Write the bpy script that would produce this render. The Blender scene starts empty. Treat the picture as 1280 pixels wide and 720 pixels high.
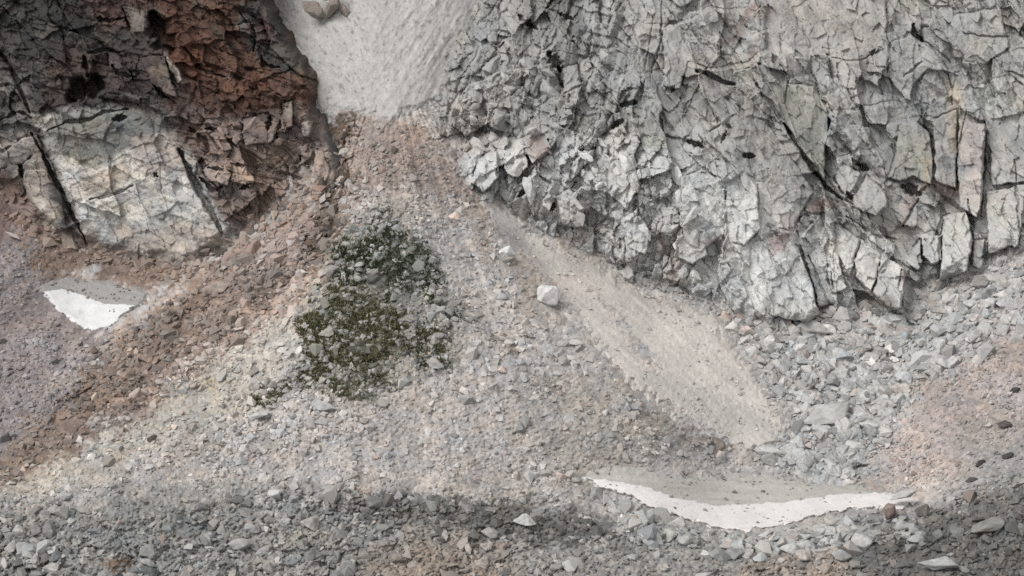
import bpy, bmesh, math, random
import numpy as np
from mathutils import Vector, Matrix, Euler

random.seed(7)
rng = np.random.default_rng(7)
scene = bpy.context.scene
col = scene.collection

# ------------------------------------------------------------------ camera frame
FPX = 3000.0                     # focal length in photo pixels (1280 wide)
PITCH = math.radians(8.0)
CAM = np.array([0.0, 0.0, 60.0])
R_ = np.array([1.0, 0.0, 0.0])
F_ = np.array([0.0, math.cos(PITCH), -math.sin(PITCH)])
U_ = np.array([0.0, math.sin(PITCH), math.cos(PITCH)])

def world(x, y, d):
    """point of the mountainside seen in direction (x, y) at depth d metres"""
    x = np.asarray(x, float); y = np.asarray(y, float); d = np.asarray(d, float)
    a = (x - 640) / FPX * d; b = (360 - y) / FPX * d
    return CAM + a[..., None] * R_ + b[..., None] * U_ + d[..., None] * F_

# ------------------------------------------------------------------ noise
def h01(ix, iy, seed):
    n = (ix.astype(np.int64) * 374761393 + iy.astype(np.int64) * 668265263 + seed * 982451653) & 0xFFFFFFFF
    n = ((n ^ (n >> 13)) * 1274126177) & 0xFFFFFFFF
    n = ((n ^ (n >> 16)) * 2246822519) & 0xFFFFFFFF
    n = n ^ (n >> 15)
    return (n & 0xFFFFFF).astype(np.float64) / 16777216.0

def vnoise(x, y, seed=0):
    ix = np.floor(x); iy = np.floor(y); fx = x - ix; fy = y - iy
    ux = fx * fx * fx * (fx * (fx * 6 - 15) + 10); uy = fy * fy * fy * (fy * (fy * 6 - 15) + 10)
    a = h01(ix, iy, seed); b = h01(ix + 1, iy, seed); c = h01(ix, iy + 1, seed); d = h01(ix + 1, iy + 1, seed)
    return (a + (b - a) * ux + (c - a) * uy + (a - b - c + d) * ux * uy) * 2 - 1

def fbm(x, y, seed=0, octv=4, gain=0.5):
    t = 0; a = 1.0; s = 0
    for o in range(octv):
        t = t + a * vnoise(x * 2 ** o + 17.3 * o, y * 2 ** o - 9.1 * o, seed + o * 13); s += a; a *= gain
    return t / s

def voro(u, v, seed, jit=0.95):
    iu = np.floor(u); iv = np.floor(v)
    f1 = np.full(u.shape, 9.0); f2 = np.full(u.shape, 9.0)
    p1x = np.zeros(u.shape); p1y = np.zeros(u.shape); p2x = np.zeros(u.shape); p2y = np.zeros(u.shape)
    c1 = np.zeros(u.shape); c2 = np.zeros(u.shape)
    for dj in (-1, 0, 1):
        for di in (-1, 0, 1):
            ci = iu + di; cj = iv + dj
            px = ci + 0.5 + (h01(ci, cj, seed) - 0.5) * jit
            py = cj + 0.5 + (h01(ci, cj, seed + 1) - 0.5) * jit
            d = (px - u) ** 2 + (py - v) ** 2
            n1 = d < f1
            n2 = (~n1) & (d < f2)
            f2 = np.where(n1, f1, np.where(n2, d, f2))
            p2x = np.where(n1, p1x, np.where(n2, px, p2x)); p2y = np.where(n1, p1y, np.where(n2, py, p2y))
            f1 = np.where(n1, d, f1); p1x = np.where(n1, px, p1x); p1y = np.where(n1, py, p1y)
            c1 = np.where(n1, ci, c1); c2 = np.where(n1, cj, c2)
    edge = (f2 - f1) / (2 * np.sqrt((p2x - p1x) ** 2 + (p2y - p1y) ** 2) + 1e-6)
    mid = h01(np.floor((p1x + p2x) * 64), np.floor((p1y + p2y) * 64), seed + 5)   # one value per joint
    return dict(edge=edge, cx=c1, cy=c2, dx=u - p1x, dy=v - p1y, joint=mid)

def blocks(u, v, seed, amp, slope, cdepth, cwid, open_=0.5):
    """fractured rock: each cell is a tilted facet at its own height, some joints stand open"""
    V = voro(u, v, seed)
    r = h01(V['cx'], V['cy'], seed + 2); gx = h01(V['cx'], V['cy'], seed + 3) * 2 - 1; gy = h01(V['cx'], V['cy'], seed + 4) * 2 - 1
    d = amp * (r * 2 - 1) + slope * (gx * V['dx'] + gy * V['dy'])
    w = cwid * (0.4 + 1.2 * V['joint'])
    gap = np.clip((V['joint'] - (1 - open_)) / open_, 0, 1) * sstep(-.25, .5, vnoise(u * 1.7, v * 1.7, seed + 8))
    d = d - cdepth * gap * np.exp(-(V['edge'] / w) ** 2)
    return d, h01(V['cx'], V['cy'], seed + 6), V['edge']

def rot(x, y, deg, sx, sy):
    """cell coordinates: sx, sy = cell length along / across direction deg (degrees down from the right)"""
    a = math.radians(deg); c, s = math.cos(a), math.sin(a)
    return (x * c + y * s) / sx, (-x * s + y * c) / sy

def sstep(a, b, t):
    t = np.clip((t - a) / (b - a), 0, 1); return t * t * (3 - 2 * t)

def sdf(poly, X, Y):
    """signed distance, positive inside"""
    d = np.full(X.shape, 1e9); ins = np.zeros(X.shape, bool)
    n = len(poly)
    for i in range(n):
        ax, ay = poly[i]; bx, by = poly[(i + 1) % n]
        ex, ey = bx - ax, by - ay
        t = np.clip(((X - ax) * ex + (Y - ay) * ey) / (ex * ex + ey * ey + 1e-9), 0, 1)
        d = np.minimum(d, (X - ax - t * ex) ** 2 + (Y - ay - t * ey) ** 2)
        cr = ((ay > Y) != (by > Y)) & (X < ex * (Y - ay) / (ey if ey else 1e-9) + ax)
        ins ^= cr
    d = np.sqrt(d)
    return np.where(ins, d, -d)

def linedist(pts, X, Y):
    d = np.full(X.shape, 1e9); tt = np.zeros(X.shape)
    L = 0; seg = []
    for (ax, ay), (bx, by) in zip(pts[:-1], pts[1:]):
        l = math.hypot(bx - ax, by - ay); seg.append((ax, ay, bx, by, L, l)); L += l
    for ax, ay, bx, by, l0, l in seg:
        ex, ey = bx - ax, by - ay
        t = np.clip(((X - ax) * ex + (Y - ay) * ey) / (l * l + 1e-9), 0, 1)
        q = np.hypot(X - ax - t * ex, Y - ay - t * ey)
        m = q < d
        d = np.where(m, q, d); tt = np.where(m, (l0 + t * l) / L, tt)
    return d, tt

def tps(pts):
    P = np.array(pts, float); xy = P[:, :2] / 500; z = P[:, 2]; n = len(P)
    def k(r2): return np.where(r2 > 0, 0.5 * r2 * np.log(r2 + 1e-12), 0)
    K = k(((xy[:, None] - xy[None]) ** 2).sum(-1)) + np.eye(n) * 0.004
    Q = np.hstack([np.ones((n, 1)), xy]); A = np.zeros((n + 3, n + 3))
    A[:n, :n] = K; A[:n, n:] = Q; A[n:, :n] = Q.T
    w = np.linalg.solve(A, np.concatenate([z, np.zeros(3)]))
    def f(X, Y):
        X = X / 500; Y = Y / 500
        o = w[n] + w[n + 1] * X + w[n + 2] * Y
        for i in range(n): o = o + w[i] * k((X - xy[i, 0]) ** 2 + (Y - xy[i, 1]) ** 2)
        return o
    return f

GAIN = 0.80
def lin(c):
    c = np.array(c, float); c = c.mean() + (c - c.mean()) * .8; c = c / 255
    return np.where(c <= 0.04045, c / 12.92, ((c + 0.055) / 1.055) ** 2.4) * GAIN

class Paint:
    """mineral colour of a surface, painted zone by zone"""
    def __init__(s, X, Y, base, seed, warp=9, jx=0, jy=0):
        s.X = X + warp * fbm(X / 22, Y / 22, seed, 3); s.Y = Y + warp * fbm(X / 22, Y / 22, seed + 50, 3)
        s.X = s.X + jx; s.Y = s.Y + jy
        s.c = np.empty(X.shape + (3,)); s.c[:] = lin(base)
    def poly(s, p, c, feather=8, op=1.0):
        p = np.array(p, float); m = feather + 2
        sel = (s.X > p[:, 0].min() - m) & (s.X < p[:, 0].max() + m) & (s.Y > p[:, 1].min() - m) & (s.Y < p[:, 1].max() + m)
        if not sel.any(): return
        a = op * sstep(-feather, feather, sdf(p, s.X[sel], s.Y[sel]))
        s.c[sel] = s.c[sel] * (1 - a[:, None]) + lin(c) * a[:, None]
    def blob(s, x, y, rx, ry, c, ang=0, op=1.0, soft=0.6):
        a = math.radians(ang); dx = s.X - x; dy = s.Y - y
        q = np.hypot((dx * math.cos(a) + dy * math.sin(a)) / rx, (-dx * math.sin(a) + dy * math.cos(a)) / ry)
        w = op * (1 - sstep(1 - soft, 1 + soft * 0.5, q))
        s.c += (lin(c) - s.c) * w[..., None]
    def line(s, pts, c, w=6, op=1.0):
        d, _ = linedist(pts, s.X, s.Y)
        a = op * np.exp(-(d / w) ** 2)
        s.c += (lin(c) - s.c) * a[..., None]
    def mul(s, f): s.c *= f[..., None]

# ------------------------------------------------------------------ mesh helpers
def make_mesh(name, verts, quads, colours, mat, smooth=True):
    me = bpy.data.meshes.new(name)
    nv, nf = len(verts), len(quads); k = quads.shape[1]
    me.vertices.add(nv); me.vertices.foreach_set('co', np.ascontiguousarray(verts, np.float32).ravel())
    me.loops.add(nf * k); me.loops.foreach_set('vertex_index', np.ascontiguousarray(quads, np.int32).ravel())
    me.polygons.add(nf); me.polygons.foreach_set('loop_start', np.arange(0, nf * k, k, dtype=np.int32))
    if smooth: me.polygons.foreach_set('use_smooth', np.ones(nf, bool))
    else:
        me.polygons.foreach_set('use_smooth', np.zeros(nf, bool))
    me.update(calc_edges=True)
    if colours is not None:
        at = me.attributes.new('Col', 'FLOAT_COLOR', 'POINT')
        cc = np.ones((nv, 4), np.float32); cc[:, :3] = np.clip(colours, 0.004, 0.85)
        at.data.foreach_set('color', cc.ravel())
    me.materials.append(mat)
    return me

def link(name, me, parent=None, loc=None):
    o = bpy.data.objects.new(name, me); col.objects.link(o)
    if parent: o.parent = parent
    if loc is not None: o.location = loc
    return o

def tag(o, label=None, cat=None, group=None, kind=None):
    if label: o['label'] = label
    if cat: o['category'] = cat
    if group: o['group'] = group
    if kind: o['kind'] = kind
    return o

def grid_faces(ny, nx, keep):
    i = np.arange(ny - 1)[:, None] * nx + np.arange(nx - 1)[None]
    q = np.stack([i, i + nx, i + nx + 1, i + 1], -1)
    return q[keep]

def part_mesh(name, P, C, quads, mat, base):
    u, inv = np.unique(quads.ravel(), return_inverse=True)
    return make_mesh(name, P.reshape(-1, 3)[u] - base, inv.reshape(-1, 4), C.reshape(-1, 3)[u], mat)

# ------------------------------------------------------------------ materials
def nodes(name):
    m = bpy.data.materials.new(name); m.use_nodes = True
    nt = m.node_tree; b = nt.nodes['Principled BSDF']
    return m, nt, b

def rock_mat(name, scale=1.0, bump=0.5, source='attr', rough=0.93, var=0.25):
    """stone: mineral colour x fine speckle, with grain and pits as bump"""
    m, nt, b = nodes(name); N = nt.nodes; L = nt.links
    b.inputs['Roughness'].default_value = rough
    b.inputs['Specular IOR Level'].default_value = 0.2
    if source == 'attr':
        c = N.new('ShaderNodeAttribute'); c.attribute_name = 'Col'; cs = c.outputs['Color']
        g = N.new('ShaderNodeNewGeometry'); co = g.outputs['Position']
    else:
        c = N.new('ShaderNodeObjectInfo'); cs = c.outputs['Color']
        g = N.new('ShaderNodeTexCoord'); ad = N.new('ShaderNodeVectorMath'); ad.operation = 'ADD'
        mulv = N.new('ShaderNodeVectorMath'); mulv.operation = 'SCALE'; mulv.inputs['Scale'].default_value = 1.0
        L.new(g.outputs['Object'], mulv.inputs[0])
        L.new(mulv.outputs[0], ad.inputs[0])
        cb = N.new('ShaderNodeCombineXYZ'); mm = N.new('ShaderNodeMath'); mm.operation = 'MULTIPLY'; mm.inputs[1].default_value = 50
        L.new(c.outputs['Random'], mm.inputs[0]); L.new(mm.outputs[0], cb.inputs[0]); L.new(cb.outputs[0], ad.inputs[1])
        co = ad.outputs[0]
    n1 = N.new('ShaderNodeTexNoise'); n1.inputs['Scale'].default_value = 2.6 * scale; n1.inputs['Detail'].default_value = 8; n1.inputs['Roughness'].default_value = 0.7
    L.new(co, n1.inputs['Vector'])
    mr = N.new('ShaderNodeMapRange'); mr.inputs['From Min'].default_value = 0.3; mr.inputs['From Max'].default_value = 0.7
    mr.inputs['To Min'].default_value = 1 - var; mr.inputs['To Max'].default_value = 1 + var
    L.new(n1.outputs['Fac'], mr.inputs['Value'])
    mx = N.new('ShaderNodeVectorMath'); mx.operation = 'SCALE'
    L.new(cs, mx.inputs[0]); L.new(mr.outputs['Result'], mx.inputs['Scale'])
    L.new(mx.outputs[0], b.inputs['Base Color'])
    n2 = N.new('ShaderNodeTexNoise'); n2.inputs['Scale'].default_value = 5.0 * scale; n2.inputs['Detail'].default_value = 6; n2.inputs['Roughness'].default_value = 0.65
    L.new(co, n2.inputs['Vector'])
    bp = N.new('ShaderNodeBump'); bp.inputs['Strength'].default_value = bump; bp.inputs['Distance'].default_value = 0.25 / scale
    L.new(n2.outputs['Fac'], bp.inputs['Height']); L.new(bp.outputs['Normal'], b.inputs['Normal'])
    return m

M_cliff = rock_mat('cliff_rock', 1.0, 0.5, var=.16)
M_scree = rock_mat('scree_stones', 1.5, 0.6, var=0.25)
M_gravel = rock_mat('fine_gravel', 3.0, 0.5, var=0.22)
M_snow = rock_mat('old_snow', 1.2, 0.18, rough=0.7, var=0.06)
M_dsnow = rock_mat('dirty_snow', 1.6, 0.35, rough=0.8, var=0.2)
M_rubble = rock_mat('rubble_stone', 1.6, 0.4, var=0.2)
M_boulder = rock_mat('boulder_stone', 1.6, 0.6, source='object', var=0.38)
m, nt, b = nodes('alpine_cushion_plants')
a = nt.nodes.new('ShaderNodeAttribute'); a.attribute_name = 'Col'; nt.links.new(a.outputs['Color'], b.inputs['Base Color'])
b.inputs['Roughness'].default_value = 0.8; b.inputs['Specular IOR Level'].default_value = 0.15
M_moss = m

# ------------------------------------------------------------------ outlines (photo pixels)
LCLIFF = [(-420, -260), (335, -260), (346, 0), (358, 35), (370, 55), (386, 70), (397, 92), (398, 140), (402, 165), (413, 200), (410, 222), (396, 236),
          (350, 262), (318, 288), (292, 300), (262, 322), (225, 336), (190, 330), (160, 322), (108, 312), (64, 296), (30, 272), (8, 240), (-30, 226), (-420, 215)]
RCLIFF = [(596, -260), (590, 0), (574, 36), (548, 66), (552, 96), (536, 130), (535, 165), (566, 205), (596, 246), (640, 262), (684, 286), (722, 304), (760, 332), (800, 354),
          (850, 360), (884, 376), (926, 398), (966, 404), (1012, 404), (1040, 388), (1064, 384), (1092, 388), (1118, 392), (1136, 388), (1150, 366), (1180, 352), (1216, 336), (1250, 322), (1290, 300), (1480, 196), (1700, 130), (1700, -260)]
GULLY = [(250, -260), (300, 0), (330, 60), (360, 142), (398, 142), (440, 143), (468, 150), (486, 158), (505, 150), (530, 138), (556, 125), (580, 95), (600, 60), (640, 0), (680, -260)]
CHUTE = [(596, 246), (612, 252), (634, 262), (668, 284), (720, 314), (770, 345), (820, 368), (868, 380), (900, 402), (922, 436), (948, 470), (968, 500), (985, 532), (975, 556), (950, 568), (905, 556), (858, 534), (806, 496), (768, 466), (736, 430), (706, 398), (686, 370), (660, 332), (628, 308), (610, 284)]
LSNOW = [(40, 356), (82, 343), (128, 345), (172, 354), (196, 368), (178, 384), (146, 406), (124, 417), (106, 416), (84, 402), (62, 382)]
BSNOW = [(728, 596), (752, 580), (812, 582), (880, 590), (960, 586), (1040, 600), (1110, 616), (1158, 626), (1128, 637), (1078, 637), (1040, 642), (990, 655), (930, 666), (884, 659), (826, 641), (780, 620), (744, 608)]

# ------------------------------------------------------------------ depth of the mountainside
G = [(-300, 720, 290), (0, 720, 284), (250, 720, 285), (640, 720, 287), (900, 720, 287), (1280, 720, 283), (1600, 720, 285),
     (0, 1500, 195), (640, 1500, 195), (1280, 1500, 195), (-700, 1500, 195), (1980, 1500, 195), (640, 1000, 245), (0, 1000, 245), (1280, 1000, 245),
     (0, 620, 297), (250, 620, 298), (500, 622, 299), (700, 636, 299), (860, 668, 297), (1000, 668, 297), (1130, 650, 298), (1280, 620, 296),
     (740, 594, 305), (830, 640, 301), (930, 662, 299.5), (900, 600, 315), (960, 588, 318), (1060, 606, 314), (1140, 625, 308), (1200, 590, 307), (1280, 560, 307),
     (500, 500, 311), (250, 500, 317), (120, 560, 307), (0, 560, 313), (0, 450, 330), (60, 420, 336), (110, 415, 338), (90, 345, 350), (170, 360, 345),
     (500, 400, 322), (480, 300, 334), (490, 200, 346), (470, 150, 353), (440, 60, 361), (470, 0, 366), (480, -150, 380), (480, -260, 392),
     (620, 270, 345), (700, 345, 339), (800, 420, 332), (900, 500, 325), (960, 556, 320), (600, 390, 325), (690, 450, 319), (780, 530, 311), (840, 400, 337),
     (1000, 436, 337), (1110, 415, 340), (1200, 370, 341), (1280, 310, 345), (1050, 520, 325), (1200, 500, 320), (1280, 430, 327), (1450, 430, 320),
     (40, 300, 353), (200, 336, 349), (300, 300, 348), (400, 240, 346), (250, 400, 331), (160, 480, 321), (350, 330, 337), (420, 200, 348), (-200, 400, 335),
     (200, 100, 378), (900, 150, 385), (1200, 150, 380), (150, -150, 400), (1000, -200, 405), (-500, 0, 390), (1700, 0, 370), (1980, 500, 310), (-700, 600, 305)]
gfun = tps(G)
LC = [(150, 326, 345.5), (150, 180, 349), (120, 40, 356), (280, 290, 343.5), (300, 120, 351), (300, 0, 357), (386, 90, 352.5), (400, 200, 344), (395, 160, 347), (0, 230, 350), (0, 100, 354),
      (330, 200, 347), (250, 240, 344.5), (30, 180, 350), (340, 0, 359), (390, 240, 342.5), (340, 260, 343.5), (150, -260, 378), (-400, 200, 345), (-400, -260, 375), (340, -260, 380)]
def on_ground(pts, proud): return [(x, y, float(gfun(np.array([float(x)]), np.array([float(y)]))[0]) - proud) for x, y in pts]
LC = [(300, 120, 352), (300, 0, 358), (386, 90, 353.5), (150, 180, 351), (120, 40, 357), (0, 100, 355), (30, 180, 352.5), (250, 200, 350), (340, 0, 360), (150, -260, 378), (-400, -260, 378), (340, -260, 382), (396, 150, 351)]
LC += on_ground([(-400, 215), (-30, 226), (8, 240), (30, 272), (64, 296), (108, 312), (160, 322), (190, 330), (225, 336), (262, 322), (292, 300), (318, 288), (350, 262), (396, 236), (412, 210)], .5)
lfun = tps(LC)
RC = [(600, 240, 344), (620, 100, 356), (590, 0, 366), (700, 150, 350.5), (700, 280, 339), (760, 325, 337), (850, 352, 336), (800, 200, 345), (900, 380, 335.5), (960, 398, 335.5), (1000, 250, 344), (1020, 395, 337), (1110, 375, 337.5),
      (1200, 200, 348), (1200, 330, 339.5), (1270, 300, 342), (900, 0, 360), (1200, 0, 358), (760, 0, 364), (1000, 130, 352), (1400, 230, 345), (1700, 120, 348), (600, -260, 396), (1000, -260, 384), (1600, -260, 384)]
RC = [(700, 150, 351), (800, 200, 346), (1000, 250, 346.5), (900, 0, 361), (1200, 0, 358), (1200, 200, 350), (760, 0, 364), (1000, 130, 353), (640, 60, 360), (620, 160, 352), (680, 230, 345), (860, 290, 343), (1400, 120, 351), (1100, 300, 345.5),
      (1700, 30, 350), (596, -260, 396), (1000, -260, 384), (1600, -260, 384)]
RC += on_ground([(590, 0), (574, 36), (548, 66), (536, 130), (535, 165), (566, 205), (596, 246), (640, 262), (684, 286), (722, 304), (760, 332), (800, 354), (850, 360), (884, 376), (926, 398), (966, 404), (1012, 404), (1064, 384), (1118, 392), (1150, 366), (1216, 336), (1290, 300), (1480, 196), (1700, 130)], .5)
rfun = tps(RC)

# ================================================================== GROUND SHEET
def axis(lo, hi, a, b, step, grow=1.18, cap=40):
    mid = list(np.arange(a, b + 1e-6, step)); L = []; s = step; p = a
    while p > lo: s = min(s * grow, cap); p -= s; L.append(p)
    Rr = []; s = step; p = mid[-1]
    while p < hi: s = min(s * grow, cap); p += s; Rr.append(p)
    return np.array(L[::-1] + mid + Rr)
gx = axis(-700, 1980, -40, 1320, 1.0); gy = axis(-260, 1500, -10, 735, 1.0)
X, Y = np.meshgrid(gx, gy)
BD = gfun(X, Y)                                     # smooth mountainside
wx = X + 6 * fbm(X / 30, Y / 30, 1, 2); wy = Y + 6 * fbm(X / 30, Y / 30, 2, 2)
CH = sdf(CHUTE, X, Y)
belt = [(-100, 612), (60, 628), (170, 634), (260, 622), (380, 606), (500, 618), (640, 628), (740, 644), (800, 664), (880, 676), (1000, 668), (1075, 650), (1150, 640), (1200, 615), (1290, 575), (1420, 560), (1420, 800), (-100, 800)]
beltm = sstep(-14, 18, sdf(belt, wx, wy))
talus = [(880, 392), (960, 420), (1030, 410), (1140, 396), (1290, 316), (1400, 280), (1400, 380), (1260, 430), (1160, 470), (1100, 560), (1070, 625), (960, 600), (940, 570), (985, 540), (960, 480), (920, 420)]
talusm = sstep(-12, 14, sdf(talus, wx, wy))
brown = [(405, 170), (440, 160), (440, 230), (425, 300), (380, 345), (330, 380), (280, 420), (200, 490), (90, 560), (10, 604), (-40, 600), (40, 540), (120, 450), (200, 385), (300, 320), (380, 290)]
brownm = sstep(-10, 10, sdf(brown, wx, wy))
mossz = [(430, 280), (500, 256), (530, 300), (556, 350), (590, 395), (575, 440), (540, 466), (480, 492), (400, 486), (345, 490), (372, 440), (385, 395), (412, 340)]
mossm = sstep(-14, 12, sdf(mossz, wx, wy))
# stones: coarse where blocks lie, fine elsewhere; beds dip to the lower left
u, v = rot(X, Y, -14, 5.2, 3.6); d1, r1, e1 = blocks(u, v, 100, 0.10, 0.30, 0.14, 0.10, 0.8)
u, v = rot(wx, wy, -18, 12, 8.5); d2, r2, e2 = blocks(u, v, 200, 0.26, 0.75, 0.5, 0.10, 0.7)
u, v = rot(wx, wy, -20, 24, 17); d3, r3, e3 = blocks(u, v, 300, 0.5, 1.1, 0.9, 0.08, 0.6)
coarse = np.clip(0.16 + 0.75 * beltm + 0.65 * talusm + 0.65 * brownm + 0.55 * mossm, 0, 1)
patchy = sstep(-0.15, 0.5, fbm(X / 60, Y / 45, 31, 3))
coarse = np.clip(coarse * (0.6 + 0.6 * patchy), 0, 1)
disp = d1 * (0.9 + 0.7 * beltm) + d2 * coarse + d3 * np.clip(coarse - 0.35, 0, 1)
disp += 0.7 * fbm(X / 170, Y / 120, 41, 3) + 0.28 * fbm(X / 40, Y / 30, 44, 3) + beltm * (0.9 * fbm(X / 55, Y / 26, 45, 3) + 0.2)
# runnels down the brown rib and the cone
u, v = rot(wx, wy, -38, 60, 11); disp += brownm * 0.55 * fbm(u, v, 51, 3)
u, v = rot(X, Y, 48, 70, 12); disp += 0.22 * fbm(u, v, 52, 2) * sstep(540, 640, X) * (1 - sstep(560, 600, Y))
dl, tl = linedist([(560, 372), (612, 412), (660, 452), (720, 500)], wx, wy); disp -= 0.55 * np.exp(-(dl / 5) ** 2)
dl, tl = linedist([(600, 285), (650, 335), (700, 385), (760, 450), (830, 515), (900, 560)], X, Y); disp += 0.5 * np.exp(-((dl - 8) / 8) ** 2)
dl, tl = linedist([(406, 140), (420, 200), (418, 260), (395, 320), (340, 370)], wx, wy); disp -= 2.0 * np.exp(-(dl / 12) ** 2)
def fan(x, y):
    a = np.arctan2(x - 485, np.maximum(y - 60, 5)); r = np.hypot(x - 485, y - 60)
    return fbm(a * 17 + .3 * fbm(x / 50, y / 50, 57, 2), r / 190, 58, 4), fbm(a * 60, r / 90, 59, 2)
dl, tl = linedist([(290, 300), (215, 372), (130, 450), (50, 560)], wx, wy); disp -= 1.0 * np.exp(-(dl / 12) ** 2)
dl, tl = linedist([(385, 330), (300, 400), (200, 470), (80, 570)], wx, wy); disp += 1.2 * np.exp(-(dl / 22) ** 2)
fn1, fn2 = fan(X, Y)
fanm = (1 - beltm) * (1 - talusm)
disp += fanm * (0.8 * fn1 + .06 * fn2)
GD = BD - disp
# mineral colour
P = Paint(X, Y, (175, 168, 163), 61, 14, (r1 - .5) * 16 + (r2 - .5) * 18, (h01(np.floor(r1 * 9999), r1 * 0, 5) - .5) * 16 + (r3 - .5) * 16)
P.poly([(-60, 280), (60, 300), (130, 420), (60, 520), (0, 590), (-60, 600)], (142, 131, 130), 16)
P.poly([(300, 400), (400, 330), (420, 370), (380, 470), (250, 540), (60, 620), (-40, 640), (-40, 600), (120, 560)], (176, 168, 157), 14)
P.poly([(380, 290), (440, 160), (440, 330), (330, 410), (160, 520), (0, 600), (40, 540), (180, 390), (290, 310)], (164, 140, 126), 12)
P.poly(brown, (132, 112, 98), 10, 0.85)
P.poly([(300, 310), (395, 235), (425, 280), (380, 330), (320, 345)], (158, 139, 130), 10)
P.poly([(60, 290), (190, 320), (250, 335), (180, 366), (120, 345), (60, 345), (20, 310)], (134, 113, 101), 10)
P.poly([(-60, 220), (30, 235), (70, 290), (20, 300), (-60, 290)], (126, 105, 98), 10)
P.blob(205, 480, 70, 16, (166, 143, 131), -38, 0.7)
P.blob(255, 480, 30, 14, (184, 168, 142), -30, 0.8)
P.poly([(400, 138), (440, 140), (440, 190), (428, 240), (420, 290), (395, 330), (380, 345), (392, 280), (412, 230)], (96, 79, 65), 8, 0.95)
P.poly([(440, 142), (500, 155), (545, 150), (580, 210), (610, 270), (560, 260), (520, 230), (480, 240), (440, 230)], (157, 141, 132), 14)
P.blob(525, 165, 26, 12, (164, 140, 124), 30, 0.7)
P.line([(590, 255), (615, 300), (650, 340), (700, 400)], (150, 138, 128), 8, 0.7)
P.line([(560, 372), (612, 412), (640, 440), (670, 470), (720, 500)], (112, 104, 90), 4, 0.7)
P.line([(870, 540), (890, 556), (905, 566)], (122, 103, 92), 7, 0.8)
P.poly([(640, 470), (780, 470), (880, 560), (740, 590), (640, 560)], (160, 154, 147), 20, 0.7)
P.poly(talus, (168, 167, 165), 12)
P.poly([(1270, 370), (1330, 340), (1330, 560), (1230, 590), (1120, 610), (1090, 600), (1130, 530), (1180, 470)], (168, 154, 148), 22, 0.9)
P.poly([(1190, 540), (1330, 500), (1330, 600), (1200, 620)], (150, 146, 143), 16, 0.7)
P.poly(belt, (141, 140, 136), 14, 0.78)
P.poly([(150, 610), (320, 615), (300, 680), (120, 690)], (138, 138, 135), 14, 0.7)
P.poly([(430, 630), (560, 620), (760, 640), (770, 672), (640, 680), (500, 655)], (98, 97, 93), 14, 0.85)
P.poly([(440, 688), (540, 672), (640, 676), (650, 730), (430, 730)], (150, 134, 120), 12, 0.7)
P.poly([(930, 690), (1060, 680), (1070, 730), (920, 730)], (158, 140, 126), 10, 0.75)
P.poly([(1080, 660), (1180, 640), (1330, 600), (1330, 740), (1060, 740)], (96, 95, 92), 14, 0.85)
P.poly([(800, 650), (900, 672), (1040, 656), (1060, 690), (900, 700), (800, 690)], (150, 150, 147), 10, 0.8)
P.blob(150, 705, 22, 12, (112, 84, 62), 0, 0.8)
P.blob(25, 715, 28, 8, (84, 80, 70), 0, 0.8)
P.poly(mossz, (140, 138, 130), 12, 0.7)
P.poly([(412, 318), (455, 290), (524, 306), (548, 354), (500, 370), (426, 356)], (74, 77, 62), 12, 0.75)
P.poly([(384, 400), (420, 366), (470, 368), (500, 400), (490, 450), (430, 470), (392, 440)], (88, 87, 62), 16, 0.8)
P.blob(450, 478, 40, 12, (98, 94, 74), 0, 0.6)
P.blob(325, 492, 24, 8, (112, 104, 82), -20, 0.6)
P.blob(225, 515, 120, 10, (176, 172, 163), -22, 0.5)
mott = fbm(X / 8, Y / 6, 71, 3)
P.mul(1 + fanm * (0.2 * fn1 + .05 * fn2))
P.mul(1 + 0.17 * mott + 0.10 * fbm(X / 60, Y / 40, 72, 3))
P.mul((0.80 + 0.40 * r1) * (1 + coarse * (r2 - 0.5) * 0.45) * (1 + np.clip(coarse - .3, 0, 1) * (r3 - 0.5) * 0.4))
# a little warm / cool drift from stone to stone
t = ((r2 - 0.5) * 0.06 + 0.05 * fbm(X / 30, Y / 24, 73, 2))
GC = P.c * (1 + t[..., None] * np.array([1, 0.1, -1.0]))
PTS = world(X, Y, GD)
hid = (sdf(LCLIFF, X, Y) > 45) | (sdf(RCLIFF, X, Y) > 45)
keep = ~(hid[:-1, :-1] & hid[1:, 1:] & hid[1:, :-1] & hid[:-1, 1:])
q = grid_faces(len(gy), len(gx), keep)
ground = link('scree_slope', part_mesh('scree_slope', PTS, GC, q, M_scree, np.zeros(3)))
tag(ground, 'grey and brown scree cone spreading below the snow gully between the two cliffs', kind='structure')

def samp(A, x, y):
    x = np.asarray(x, float); y = np.asarray(y, float)
    i = np.clip(np.searchsorted(gx, x) - 1, 0, len(gx) - 2); j = np.clip(np.searchsorted(gy, y) - 1, 0, len(gy) - 2)
    fx = (x - gx[i]) / (gx[i + 1] - gx[i]); fy = (y - gy[j]) / (gy[j + 1] - gy[j])
    if A.ndim == 3: fx = fx[..., None]; fy = fy[..., None]
    return A[j, i] * (1 - fx) * (1 - fy) + A[j, i + 1] * fx * (1 - fy) + A[j + 1, i] * (1 - fx) * fy + A[j + 1, i + 1] * fx * fy

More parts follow.
